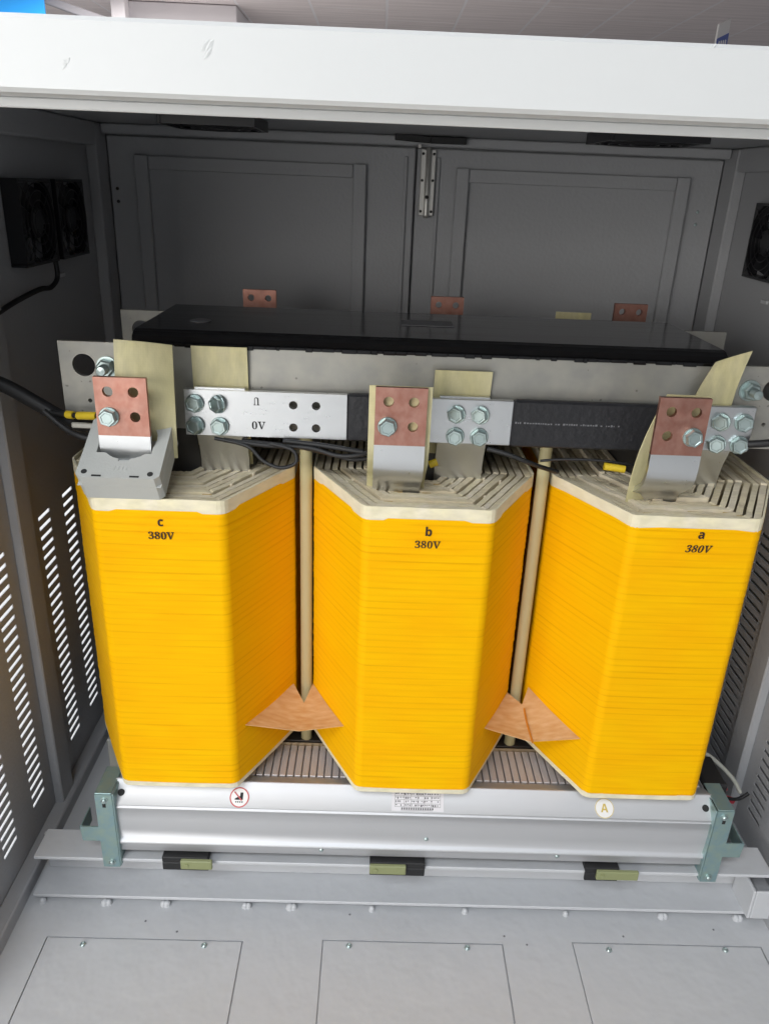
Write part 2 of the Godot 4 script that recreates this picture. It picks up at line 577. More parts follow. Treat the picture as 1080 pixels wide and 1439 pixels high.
func cabinet() -> void:
	var cab := thing("equipment_cabinet", "open grey sheet metal cabinet with a white front beam, housing the transformer", "cabinet", Vector3(0, FY, 0))
	var up := Vector3(0, -FY, 0)
	var B := func(called: String, lo: Vector3, hi: Vector3, m: Material, b := 0.001, parent: Node = cab) -> MeshInstance3D:
		return bx(called, lo + up, hi + up, m, parent, b)
	var st := tool()
	slotted(st, XL - 0.0015, XL, ZB - 0.0215, 0.2, -0.299, 0.8009, [[-0.376, -0.337], [-0.286, -0.246], [-0.135, -0.096], [-0.04, -0.001]])
	build("side_wall", st, M.wall_paint, cab, up)
	st = tool()
	slotted(st, XR, XR + 0.0015, ZB - 0.0215, 0.2, -0.299, 0.8009, [[-0.376, -0.337], [-0.286, -0.236], [-0.135, -0.096]])
	build("side_wall", st, M.wall_paint, cab, up)
	B.call("slot_light_blocker", Vector3(XR + 0.012, -0.299, ZB - 0.0215), Vector3(XR + 0.0135, 0.8009, 0.2), M.wall_paint, 0.0)  # unseen sheet added outside the wall so the right slots stay dark
	# upright frame strips on the side walls
	for s in [[XL, 1.0], [XR, -1.0]]:
		var x: float = s[0]
		var d: float = s[1]
		st = tool()
		box(st, Vector3(minf(x, x + d * 0.014), -0.20, -0.202), Vector3(maxf(x, x + d * 0.014), 0.80, -0.160), 0.002)
		build("frame_strip", st, M.wall_paint, cab, up)
		st = tool()
		box(st, Vector3(minf(x, x + d * 0.018), -0.24, ZB), Vector3(maxf(x, x + d * 0.018), 0.80, -0.598), 0.002)
		build("corner_post", st, M.wall_paint, cab, up)
		st = tool()
		box(st, Vector3(minf(x, x + d * 0.022), -0.25, ZB + 0.055), Vector3(maxf(x, x + d * 0.022), -0.188, 0.2), 0.002)
		build("bottom_rail", st, M.wall_paint, cab, up)
		st = tool()
		box(st, Vector3(minf(x, x + d * 0.02), 0.765, -0.59), Vector3(maxf(x, x + d * 0.02), 0.80, 0.099), 0.002)
		build("top_rail", st, M.wall_paint, cab, up)
		st = tool()
		box(st, Vector3(minf(x, x + d * 0.004), 0.578, -0.445), Vector3(maxf(x, x + d * 0.004), 0.584, -0.425), 0.001)
		build("clip", st, M.floor_paint, cab, up)
	# roof and front beam
	B.call("roof_panel", Vector3(XL - 0.002, 0.801, ZB - 0.0214), Vector3(XR + 0.014, 0.803, 0.1), M.wall_paint, 0.0)
	B.call("back_rail", Vector3(XL + 0.02, 0.785, ZB + 0.001), Vector3(XR - 0.02, 0.80, ZB + 0.03), M.wall_paint, 0.002)
	var beam: MeshInstance3D = B.call("front_beam", Vector3(-0.75, 0.7735, 0.10), Vector3(0.75, 0.8192, 0.20), M.beam_paint, 0.0028)
	B.call("beam_flange", Vector3(-0.75, 0.7665, 0.160), Vector3(0.75, 0.7734, 0.165), M.beam_paint, 0.0008)
	# raised chips of spoiled paint on the beam
	for c in [[-0.1825, 0.8030, 1.0], [-0.2735, 0.7915, 0.6], [0.149, 0.8165, 0.35]]:
		st = tool()
		for k in 4:
			var p: Vector3 = Vector3(rng.randf_range(-0.004, 0.004), rng.randf_range(-0.003, 0.003), 0) * c[2]
			var r: float = rng.randf_range(0.0014, 0.003) * c[2]
			var tip: Vector3 = p + Vector3(rng.randf_range(-0.001, 0.001), rng.randf_range(0, 0.002), 0.0006 * c[2])
			var ring := []
			for j in 6:
				ring.append(p + Vector3(0.8 * cos(j * TAU / 6) + 0.9 * sin(j * TAU / 6), 1.7 * sin(j * TAU / 6), 0) * r * rng.randf_range(0.6, 1.2))
			for j in 6:
				face(st, [ring[j], ring[(j + 1) % 6], tip], Vector3(0, 0, 1))
		build("paint_chip", st, M.beam_paint, beam, Vector3(c[0], c[1] - 0.79635, 0.0501))
	B.call("leak_blocker", Vector3(XL - 0.002, -0.299, ZB - 0.026), Vector3(XR + 0.014, 0.803, ZB - 0.0216), M.wall_paint, 0.0)  # sheet added behind the doors to stop light leaking through the gaps
	# back doors: sheet, stiffening frame, seam between them
	for d in [[XL + 0.018, -0.0095, -0.4804, -0.0915], [-0.0065, XR - 0.018, 0.060, 0.4575]]:
		var door: MeshInstance3D = B.call("back_door", Vector3(d[0], -0.25, ZB - 0.02), Vector3(d[1], 0.784, ZB), M.wall_paint, 0.002)
		var dc := door.position
		var F := func(x0: float, y0: float, x1: float, y1: float, z1: float) -> void:
			bx("stiffener", Vector3(x0, y0, ZB + 0.0005) + up - dc, Vector3(x1, y1, z1) + up - dc, M.wall_paint, door, 0.0015)
		F.call(d[2], 0.10, d[2] + 0.022, 0.7555, ZB + 0.011)
		F.call(d[3] - 0.022, 0.10, d[3], 0.7555, ZB + 0.011)
		F.call(d[2] + 0.0225, 0.733, d[3] - 0.0225, 0.7545, ZB + 0.009)
		F.call(d[2] + 0.0225, 0.10, d[3] - 0.0225, 0.122, ZB + 0.009)
		var edge: float = d[0] + 0.012 if d[0] < -0.1 else d[1] - 0.03
		for y in [0.7015, 0.681]:
			st = tool()
			lathe(st, [Vector2(0.0028, 0), Vector2(0.0026, 0.0014), Vector2(0, 0.002)], 10, Transform3D(Basis(Vector3.RIGHT, PI / 2), Vector3(edge, y, ZB) + up - dc))
			build("rivet", st, M.hole_dark if d[0] < -0.1 else M.zinc, door)
	st = tool()
	for x in [-0.025, 0.030]:
		box(st, Vector3(x - 0.0025, -0.2, ZB + 0.0005), Vector3(x + 0.0025, 0.77, ZB + 0.005), 0.001)
	build("door_lip", st, M.wall_paint, cab, up)
	# floor plate, cover plates with screws
	B.call("floor_plate", Vector3(XL + 0.0005, FY - 0.012, ZB + 0.001), Vector3(XR - 0.0005, FY - 0.0035, 0.26), M.floor_paint, 0.0)
	var spans := [[-0.4735, -0.2165, 0.0575], [-0.1085, 0.1312, 0.0528], [0.2282, 0.4842, 0.0475]]
	var holes := [[-0.4235, 0.0672], [-0.2652, 0.0647], [-0.0743, 0.0602], [0.0837, 0.0590], [0.2747, 0.0570], [0.4337, 0.0530]]
	for i in 3:
		var sp: Array = spans[i]
		var cp: MeshInstance3D = B.call("cover_plate", Vector3(sp[0], FY - 0.0034, sp[2]), Vector3(sp[1], FY, 0.26), M.floor_paint, 0.0006)
		for k in 2:
			var h: Array = holes[i * 2 + k]
			st = tool()
			lathe(st, [Vector2(0.0040, 0.0), Vector2(0.0040, 0.0006), Vector2(0.0032, 0.0020), Vector2(0.0018, 0.0028), Vector2(0.0012, 0.0020), Vector2(0, 0.0020)], 14)
			var sc := build("screw", st, M.zinc, cp, Vector3(h[0], FY + 0.0001, h[1]) + up - cp.position)
			sc.rotation = Vector3(0.05, rng.randf() * 3.0, 0.04)
	# floor sheets between the cover plates, flush with them but for a joint
	var edges := [XL + 0.001, spans[0][0] - 0.0016, spans[0][1] + 0.0016, spans[1][0] - 0.0016, spans[1][1] + 0.0016, spans[2][0] - 0.0016, spans[2][1] + 0.0016, XR - 0.001]
	st = tool()
	for i in 4:
		box(st, Vector3(edges[i * 2], FY - 0.0034, 0.03), Vector3(edges[i * 2 + 1], FY, 0.26))
	for i in 3:
		box(st, Vector3(edges[i * 2 + 1], FY - 0.0034, 0.03), Vector3(edges[i * 2 + 2], FY, spans[i][2] - 0.0016))
	box(st, Vector3(XL + 0.001, FY - 0.0034, ZB + 0.001), Vector3(XR - 0.001, FY, 0.03))
	var sheet := build("floor_sheet", st, M.floor_paint, cab, up)
	for p in [[-0.306, 0.045], [-0.075, 0.012], [0.136, 0.040], [0.165, 0.052], [0.43, 0.022], [-0.12, 0.20], [0.16, 0.205], [0.30, 0.036], [-0.352, 0.03]]:
		st = tool()
		lathe(st, [Vector2(0.0016, 0), Vector2(0.0010, 0.0008), Vector2(0, 0.001)], 6)
		build("grit", st, M.mark_grey, sheet, Vector3(p[0], FY + 0.0001, p[1]))
	# two channels that carry the transformer, open to the front
	for z in [0.0, -0.33]:
		st = tool()
		var x0 := XL + 0.024
		var x1 := XR - 0.024
		box(st, Vector3(-0.505, -0.135, z - 0.05), Vector3(x1, -0.130, z), 0.001)
		box(st, Vector3(x0 + 0.012, -0.1975, z - 0.05), Vector3(x1 - 0.012, -0.1355, z - 0.0455), 0.0)
		box(st, Vector3(x0 + 0.006, -0.203, z - 0.05), Vector3(x1 - 0.012, -0.198, z + 0.002), 0.001)
		var ch := build("support_channel", st, M.floor_paint, cab, up)
		if z == 0.0:
			for x in [-0.498, -0.410, -0.329, -0.216, -0.1535, -0.042, 0.0884, 0.230, 0.3678, 0.474]:
				st = tool()
				var n := rng.randi_range(1, 2)
				for k in n:
					var r := rng.randf_range(0.0026, 0.0040)
					lathe(st, [Vector2(r * 1.5, -0.004), Vector2(r * 1.2, 0.0008), Vector2(r * 0.6, 0.0024), Vector2(0, 0.0028)], 9, Transform3D(Basis(), Vector3(x + (k - n / 2.0) * 0.0052, -0.206, 0.0035)))
				build("weld_bead", st, M.floor_paint, ch)
	# angle bracket at the right end of the channel
	st = tool()
	box(st, Vector3(0.478, -0.199, -0.038), Vector3(0.482, -0.148, 0.012), 0.001)
	box(st, Vector3(0.4825, -0.199, 0.0085), Vector3(0.512, -0.148, 0.012), 0.001)
	build("end_angle", st, M.floor_paint, cab, up)
	# barrel bolt on the back doors with its black pull bar
	var lat := Node3D.new()
	lat.name = "door_bolt"
	cab.add_child(lat)
	lat.position = Vector3(0.012, 0.73, ZB) + up
	bx("bolt_plate", Vector3(-0.0125, -0.052, 0.0045), Vector3(0.0125, 0.052, 0.008), M.latch_metal, lat, 0.001)
	st = tool()
	st.set_smooth_group(1)
	lathe(st, [Vector2(0.0, -0.056), Vector2(0.0042, -0.055), Vector2(0.0046, -0.05), Vector2(0.0046, 0.056), Vector2(0, 0.056)], 14, Transform3D(Basis(), Vector3(0, 0, 0.0115)))
	build("bolt_rod", st, M.latch_metal, lat)
	for y in [-0.045, 0.004, 0.045]:
		for x in [-0.009, 0.009]:
			st = tool()
			lathe(st, [Vector2(0.0024, 0), Vector2(0.0022, 0.001), Vector2(0, 0.0014)], 8, Transform3D(Basis(Vector3.RIGHT, PI / 2), Vector3(x, y, 0.008)))
			build("screw", st, M.hole_dark, lat)
	st = tool()
	lathe(st, [Vector2(0.003, 0), Vector2(0.003, 0.004), Vector2(0, 0.004)], 10, Transform3D(Basis(Vector3.RIGHT, PI / 2), Vector3(0, -0.022, 0.0155)))
	build("knob", st, M.hole_dark, lat)
	st = tool()
	box(st, Vector3(-0.058, -0.005, 0), Vector3(0.0, 0.005, 0.014), 0.001, Transform3D(Basis(Vector3.BACK, -0.05), Vector3(0.0, 0.0645, 0.032)))
	box(st, Vector3(0.0, -0.005, 0), Vector3(0.058, 0.005, 0.014), 0.001, Transform3D(Basis(Vector3.BACK, 0.0), Vector3(0.0, 0.0645, 0.032)))
	build("pull_bar", st, M.rubber_black, lat)
	bx("white_clip", Vector3(-0.0195, 0.0525, 0.036), Vector3(-0.0145, 0.0575, 0.040), M.sticker_white, lat, 0.0005)

# ---------------- transformer core
const CY := 0.400
const PITCH := 0.2982
const CZ := -0.230

func hexbolt(r: float, h: float) -> ArrayMesh:
	var st := tool()
	# washer, hexagon head with rounded top edge and a shallow dished face
	lathe(st, [Vector2(r * 1.13, 0), Vector2(r * 1.13, h * 0.16), Vector2(r * 1.08, h * 0.22), Vector2(r * 0.9, h * 0.22)], 28)
	lathe(st, [Vector2(r * 1.03, h * 0.22), Vector2(r * 1.03, h * 0.84), Vector2(r * 0.90, h)], 6, Transform3D(), 0.3)
	lathe(st, [Vector2(r * 0.90, h), Vector2(r * 0.70, h), Vector2(r * 0.62, h * 0.94), Vector2(0, h * 0.94)], 6, Transform3D(), 0.3)
	return made(st)

func core() -> void:
	var c := thing("transformer_core", "black topped transformer yoke between grey steel clamps, carried through the yellow coils", "transformer core", Vector3(0, -0.13, 0))
	var up := Vector3(0, 0.13, 0)
	# upper yoke with an uneven lacquered edge, lower yoke, legs
	var st := tool()
	# outline in (z, y): the upper edges are rounded by many coats
	var outline := [Vector2(-0.3345, 0.450), Vector2(-0.1165, 0.450), Vector2(-0.1165, 0.5485), Vector2(-0.1200, 0.5545), Vector2(-0.1270, 0.5585), Vector2(-0.1360, 0.5600), Vector2(-0.3300, 0.5600), Vector2(-0.3345, 0.5570)]
	prism(st, outline, -0.347, 0.347, Transform3D(Basis(Vector3(0, 0, 1), Vector3(0, 1, 0), Vector3(1, 0, 0)), Vector3.ZERO))
	var yoke := build("upper_yoke", st, M.black_lacquer, c, up)
	st = tool()
	var x := -0.345
	while x < 0.34:
		var w := rng.randf_range(0.004, 0.02)
		var drip := rng.randf_range(0.0004, 0.0028)
		box(st, Vector3(x, 0.5465 - drip, -0.1165), Vector3(minf(x + w, 0.345), 0.549, -0.1088), 0.0006)
		x += w
	build("lacquer_edge", st, M.black_lacquer, yoke)
	bx("rating_plate", Vector3(-0.034, 0.5602, -0.262), Vector3(0.034, 0.5612, -0.222), M.mark_grey, yoke, 0.0003)
	st = tool()
	lathe(st, [Vector2(0.013, 0), Vector2(0.013, 0.0008), Vector2(0, 0.0008)], 24, Transform3D(Basis(), Vector3(-0.285, 0.5602, -0.20)))
	build("round_mark", st, M.mark_grey, yoke)
	bx("lower_yoke", Vector3(-0.347, -0.112, -0.3345) + up, Vector3(0.347, -0.018, -0.1165) + up, M.laminate, c)
	for k in [-1, 0, 1]:
		bx("leg", Vector3(k * PITCH - 0.036, -0.0175, -0.334) + up, Vector3(k * PITCH + 0.036, 0.4495, -0.117) + up, M.laminate, c)
	# clamps
	var L := 0.4315
	var hs := []
	for s in [-1.0, 1.0]:
		hs += [Vector3(s * 0.404, 0.0225, 0.0132), Vector3(s * 0.401, -0.0195, 0.0024)]
	var front := plate("clamp", Vector3(2 * L, 0.0995, 0.0055), hs, M.clamp_steel, c, Vector3(0.001, 0.497, -0.1135) + up)
	plate("clamp", Vector3(2 * L, 0.0995, 0.0055), [Vector3(-0.404, 0.0225, 0.0132), Vector3(0.404, 0.0225, 0.0132)], M.clamp_steel, c, Vector3(0.004, 0.499, -0.338) + up)
	for z in [-0.1135, -0.338]:
		bx("lower_clamp", Vector3(-L, -0.118, z - 0.00275) + up, Vector3(L, -0.022, z + 0.00275) + up, M.clamp_steel, c)
	# clamping studs with nuts
	for s in [-1.0, 1.0]:
		st = tool()
		var t := Transform3D(Basis(Vector3.RIGHT, PI / 2), Vector3(s * 0.3755, 0.5185, -0.1105))
		lathe(st, [Vector2(0.0125, 0), Vector2(0.0125, 0.0022), Vector2(0.008, 0.0024)], 22, t)
		lathe(st, [Vector2(0.0105, 0.0024), Vector2(0.0105, 0.011), Vector2(0.0088, 0.0125), Vector2(0.006, 0.0125)], 6, t, 0.2)
		for k in 5:
			lathe(st, [Vector2(0.0050, 0.0125 + k * 0.0025), Vector2(0.0060, 0.01375 + k * 0.0025), Vector2(0.0050, 0.015 + k * 0.0025)], 14, t)
		lathe(st, [Vector2(0.0050, 0.025), Vector2(0, 0.0258)], 14, t)
		build("stud", st, M.zinc, c, up)
	# resin rods between the coils
	for s in [-1.0, 1.0]:
		st = tool()
		st.set_smooth_group(1)
		lathe(st, [Vector2(0.0078, -0.018), Vector2(0.0078, 0.4465)], 18, Transform3D(Basis(), Vector3(s * 0.1478 + 0.001, 0, -0.1255)))
		build("tie_rod", st, M.rod_resin, c, up)

# ---------------- coils
func octagon(inset: float) -> PackedVector2Array:
	# (x, z) seen from above, round the coil's axis
	var hw := 0.0723
	var w := 0.1377
	var d := 0.230
	var dz := 0.1238
	var base := [Vector2(-hw, d), Vector2(hw, d), Vector2(w, d - dz), Vector2(w, -d + dz), Vector2(hw, -d), Vector2(-hw, -d), Vector2(-w, -d + dz), Vector2(-w, d - dz)]
	var out := PackedVector2Array()
	for i in 8:
		var a: Vector2 = base[(i + 7) % 8]
		var b: Vector2 = base[i]
		var c: Vector2 = base[(i + 1) % 8]
		var n1 := Vector2(b.y - a.y, a.x - b.x).normalized()
		var n2 := Vector2(c.y - b.y, b.x - c.x).normalized()
		if n1.dot(b) < 0: n1 = -n1
		if n2.dot(b) < 0: n2 = -n2
		var m := (n1 + n2).normalized()
		out.append(b - m * (inset / m.dot(n1)))
	return out

func rounded(o: PackedVector2Array, r: float, n: int) -> Array:
	# [[point, normal]] round a rounded polygon
	var out := []
	for i in o.size():
		var a := (o[(i + o.size() - 1) % o.size()] - o[i]).normalized()
		var c := (o[(i + 1) % o.size()] - o[i]).normalized()
		var half := acos(clampf(a.dot(c), -1, 1)) / 2.0
		var cut := r / tan(half)
		var ctr := o[i] + (a + c).normalized() * (r / sin(half))
		var p := o[i] + a * cut
		var q := o[i] + c * cut
		var a0 := (p - ctr).angle()
		var da := angle_difference(a0, (q - ctr).angle())
		for k in n + 1:
			var v := Vector2.from_angle(a0 + da * k / n)
			out.append([ctr + v * r, v])
	return out

func wrap_mesh(s: int) -> ArrayMesh:
	var r := RandomNumberGenerator.new()
	r.seed = s
	var corner := rounded(octagon(0.0009), 0.013, 5)
	var ring := []
	for i in corner.size():
		var j := (i + 1) % corner.size()
		var parts := 1 if i % 6 != 5 else 8
		for k in parts:
			ring.append([corner[i][0].lerp(corner[j][0], float(k) / parts) + corner[i][1] * (0.0009 * sin(PI * k / parts)), corner[i][1].lerp(corner[j][1], float(k) / parts)])
	var n := ring.size()
	var st := SurfaceTool.new()
	st.begin(Mesh.PRIMITIVE_TRIANGLES)
	var y := 0.006
	while y < 0.386:
		var y1 := minf(y + r.randf_range(0.0082, 0.0098), 0.3865)
		var lift := r.randf_range(0.0002, 0.0010)
		var tilt := lift / (y1 - y) * 0.8
		var lap := r.randf_range(0.0010, 0.0019)
		var depth := []
		var amount := r.randf_range(0.3, 0.85)
		var ph := r.randf() * TAU
		for i in n:
			depth.append(lerpf(1.0, 0.90 + 0.05 * sin(i * 0.37 + ph) + 0.02 * r.randf_range(-1, 1), amount))
		# a ledge, the lower edge where the tape lies double, then the turn itself
		var rows := [[y, 0.0], [y, lift], [y + lap, lift * 0.9], [y + lap * 1.5, lift * 0.85], [y1, 0.0]]
		for q in 4:
			for i in n:
				var j := (i + 1) % n
				var p := []
				for e in [[i, q], [j, q], [j, q + 1], [i, q + 1]]:
					var v: Vector2 = ring[e[0]][0] + ring[e[0]][1] * rows[e[1]][1]
					var nn: Vector2 = ring[e[0]][1]
					var d: float = depth[e[0]] if e[1] <= 2 else 1.0
					p.append([Vector3(v.x, rows[e[1]][0], v.y), Vector3(nn.x, tilt, nn.y).normalized() if q > 0 else Vector3(0, -1, 0), Color(d, d * (0.5 + 0.5 * d), d)])
				var out: Vector3 = p[0][1]
				var g: Vector3 = (p[1][0] - p[0][0]).cross(p[2][0] - p[0][0])
				var order := [0, 1, 2, 0, 2, 3] if g.dot(out) < 0 else [0, 2, 1, 0, 3, 2]
				for k in order:
					st.set_normal(p[k][1])
					st.set_color(p[k][2])
					st.add_vertex(p[k][0])
		y = y1
	return st.commit()

# a wall that follows the octagon between two insets, with an uneven top edge
func layer_mesh(inset: float, th: float, y0: float, y1: float, wave: float, s: int, smooth_corner := 0.006) -> ArrayMesh:
	var r := RandomNumberGenerator.new()
	r.seed = s
	var po := rounded(octagon(inset), smooth_corner, 3)
	var pi_ := rounded(octagon(inset + th), smooth_corner, 3)
	var a := []
	var m := po.size()
	for i in m:
		var j := (i + 1) % m
		var parts := 1 if i % 4 != 3 else 6
		for k in parts:
			var f := float(k) / parts
			var dy := wave * r.randf_range(-1, 1)
			var dn := wave * 0.35 * r.randf_range(-1, 1)
			var nn: Vector2 = po[i][1].lerp(po[j][1], f)
			a.append([po[i][0].lerp(po[j][0], f) + nn * dn, pi_[i][0].lerp(pi_[j][0], f) + nn * dn, dy, nn])
	var st := tool()
	for i in a.size():
		var p: Array = a[i]
		var q: Array = a[(i + 1) % a.size()]
		var o := Vector3(p[3].x, 0, p[3].y)
		var A := Vector3(p[0].x, y1 + p[2], p[0].y)
		var Bq := Vector3(q[0].x, y1 + q[2], q[0].y)
		var Cq := Vector3(q[1].x, y1 + q[2], q[1].y)
		var D := Vector3(p[1].x, y1 + p[2], p[1].y)
		var dn := Vector3(0, 1, 0)
		face(st, [A, Bq, Cq, D], dn)
		face(st, [A, Bq, Vector3(Bq.x, y0, Bq.z), Vector3(A.x, y0, A.z)], o)
		face(st, [D, Cq, Vector3(Cq.x, y0, Cq.z), Vector3(D.x, y0, D.z)], -o)
		face(st, [Vector3(A.x, y0, A.z), Vector3(Bq.x, y0, Bq.z), Vector3(Cq.x, y0, Cq.z), Vector3(D.x, y0, D.z)], -dn)
	return made(st)

func coil(k: int) -> void:
	var letter: String = ["c", "b", "a"][k]
	var cx := (k - 1) * PITCH
	var labels := ["yellow taped coil stamped c 380V, under the grey current transformer box", "yellow taped coil stamped b 380V, between the coils stamped a and c", "yellow taped coil stamped a 380V, with a curling insulation sheet on top"]
	var c := thing("transformer_coil", labels[k], "coil", Vector3(cx, 0.0, CZ), "yellow transformer coils")
	var F := Vector3(-cx, 0, -CZ)   # world to coil
	part("outer_wrap", wrap_mesh(100 + k), M.yellow_tape, c)
	part("top_trim", layer_mesh(0.0004, 0.0022, 0.384, CY, 0.0004, 200 + k, 0.013), M.trim_paper, c)
	part("bottom_trim", layer_mesh(0.0002, 0.003, -0.0012, 0.0062, 0.0008, 210 + k, 0.013), M.trim_paper, c)
	# nested paper layers with ducts between them
	for i in 10:
		var inset := 0.0034 + i * 0.0098
		var th := 0.0070 + 0.0006 * sin(i * 2.3 + k)
		part("paper_layer", layer_mesh(inset, th, 0.362, CY - 0.0036 - 0.0009 * (i % 3) + (0.003 if k == 2 and i > 5 else 0.0), 0.0007 + (0.0006 if k == 2 else 0.0), 300 + k * 20 + i), M["layer_paper_%d" % ((i + k) % 3)], c)
	var st := tool()
	var top := octagon(0.007)
	var ar := []
	for p in top:
		ar.append(Vector2(p.x, p.y))
	prism(st, ar, -0.362, -0.358, Transform3D(Basis(Vector3.RIGHT, PI / 2), Vector3.ZERO))
	build("duct_floor", st, M.layer_paper_1, c)
	st = tool()
	prism(st, ar, -0.004, -0.001, Transform3D(Basis(Vector3.RIGHT, PI / 2), Vector3.ZERO))
	build("coil_bottom", st, M.layer_paper_1, c)
	# spacer sticks standing in the ducts
	for i in 9:
		var mid := 0.0034 + i * 0.0098 + 0.0084
		var o := octagon(mid)
		for e in [[0, 0.06], [0, 0.52], [0, 0.95], [1, 0.30], [1, 0.72], [7, 0.35], [7, 0.75]]:
			if e[0] != 0 and (rng.randf() > 0.42 or (k == 2 and e[0] == 1)):
				continue
			var a: Vector2 = o[e[0]]
			var b: Vector2 = o[(e[0] + 1) % 8]
			var p := a.lerp(b, clampf(e[1] + rng.randf_range(-0.03, 0.03), 0.02, 0.98))
			var w := Vector2(0.0055, 0.0011) if e[0] == 0 else Vector2(0.0022, 0.0012)
			st = tool()
			var h: float = CY - rng.randf_range(0.0045, 0.008) if e[0] == 0 else CY - rng.randf_range(0.002, 0.007)
			var t := Transform3D(Basis(Vector3.UP, -(b - a).angle()), Vector3(p.x, 0, p.y))
			box(st, Vector3(-w.x, 0.365, -w.y), Vector3(w.x, h, w.y), 0.0006, t)
			build("spacer", st, M.spacer_wood if e[0] == 0 else M.layer_paper_2, c)
	# print
	var tx: float = [-0.2962, 0.0002, 0.3045][k]
	lettering("letter", letter, 0.0105, M.ink, c, Vector3(tx, [0.3734, 0.3722, 0.3800][k], 0.0011) + F)
	lettering("lettering", "380V", 0.0088, M.ink, c, Vector3(tx - 0.0003, [0.3568, 0.3564, 0.3622][k], 0.0011) + F, true, 0.22 if k == 2 else 0.0)
	# front terminal: bent aluminium bar that ends in a copper-faced pad
	var px: float = [-0.3335, -0.0360, 0.2670][k]
	var zb: float = -0.062
	var line := [Vector2(zb, 0.370), Vector2(zb, 0.396), Vector2(zb + 0.003, 0.403), Vector2(zb + 0.010, 0.409), Vector2(zb + 0.020, 0.4145), Vector2(zb + 0.030, 0.421), Vector2(-0.0255, 0.428), Vector2(-0.0218, 0.437), Vector2(-0.0200, 0.448), Vector2(-0.0200, 0.4645)]
	var half := 0.0278
	var term := Node3D.new()
	term.name = "terminal"
	c.add_child(term)
	st = tool()
	ribbon(st, line, px - half, px + half, 0.0055)
	build("terminal_bar", st, M.aluminium, term, F)
	var py := 0.4965
	var hs := []
	for h in [[-0.0135, 0.0165], [0.0135, 0.0165], [-0.0135, -0.0105], [0.0135, -0.0105]]:
		hs.append(Vector3(h[0], h[1], 0.0056))
	plate("copper_pad", Vector3(2 * half, 0.064, 0.0055), hs, M.copper, term, Vector3(px, py, -0.02275) + F)
	var bolt_at := Vector3(px + (0.0135 if k == 2 else -0.0140), py - 0.0105, -0.0199)
	var bo := part("bolt", hexbolt(0.0094, 0.0100), M.zinc, term, bolt_at + F)
	bo.rotation.x = PI / 2
	# insulation sheets behind the leads
	st = tool()
	if k == 0:
		patch(st, [Vector3(-0.352, 0.430, -0.052), Vector3(-0.286, 0.430, -0.052), Vector3(-0.2845, 0.5605, -0.050), Vector3(-0.3455, 0.5625, -0.050)], Vector3(0.003, 0, 0.012), 0.0012, Vector3(-0.004, -0.006, -0.020))
	elif k == 1:
		ribbon(st, [Vector2(zb - 0.009, 0.375), Vector2(zb - 0.009, 0.404), Vector2(zb + 0.004, 0.418), Vector2(-0.034, 0.438), Vector2(-0.0285, 0.460), Vector2(-0.027, 0.5285)], -0.0705, -0.0028, 0.0012)
	else:
		patch(st, [Vector3(0.232, 0.395, -0.052), Vector3(0.294, 0.395, -0.078), Vector3(0.297, 0.529, -0.030), Vector3(0.2505, 0.529, -0.032)], Vector3(-0.009, 0, -0.004), 0.0012)
	build("insulation_sheet", st, M.glass_cloth, c, F)
	# inner lead behind the busbar and its sheet
	var ix: float = [-0.2440, 0.0405, 0.3330][k]
	st = tool()
	ribbon(st, [Vector2(-0.112, 0.375), Vector2(-0.112, 0.408), Vector2(-0.106, 0.428), Vector2(-0.0985, 0.442), Vector2(-0.0965, 0.455), Vector2(-0.0965, 0.502)], ix - 0.029, ix + 0.029, 0.006)
	build("inner_lead", st, M.aluminium, c, F)
	st = tool()
	var back := [Vector2(-0.124, 0.400), Vector2(-0.120, 0.418), Vector2(-0.1095, 0.442), Vector2(-0.1075, 0.455), Vector2(-0.1068, 0.490)]
	if k == 0:
		ribbon(st, back + [Vector2(-0.1050, 0.520), Vector2(-0.1035, 0.5480)], -0.2762, -0.2122, 0.001)
	elif k == 1:
		ribbon(st, back + [Vector2(-0.1045, 0.510), Vector2(-0.1000, 0.5312)], 0.0040, 0.0705, 0.001)
	else:
		patch(st, [Vector3(0.3035, 0.440, -0.1085), Vector3(0.3620, 0.440, -0.1085), Vector3(0.3605, 0.5680, -0.098), Vector3(0.3230, 0.5530, -0.096)], Vector3(-0.014, 0.002, 0.004), 0.001, Vector3(0.0, 0.0, 0.006))
	build("insulation_sheet", st, M.glass_cloth, c, F)
	# outgoing terminal at the rear
	var rx: float = [-0.2440, 0.0410, 0.3220][k]
	plate("rear_terminal", Vector3(0.050, 0.13, 0.007), [Vector3(-0.013, 0.053, 0.0048), Vector3(0.013, 0.053, 0.0048)], M.copper, c, Vector3(rx, 0.5065, -0.4285) + F)
	if k == 2:
		bx("rear_sheet", Vector3(0.208, 0.42, -0.426) + F, Vector3(0.262, 0.556, -0.425) + F, M.glass_cloth, c, 0.0)

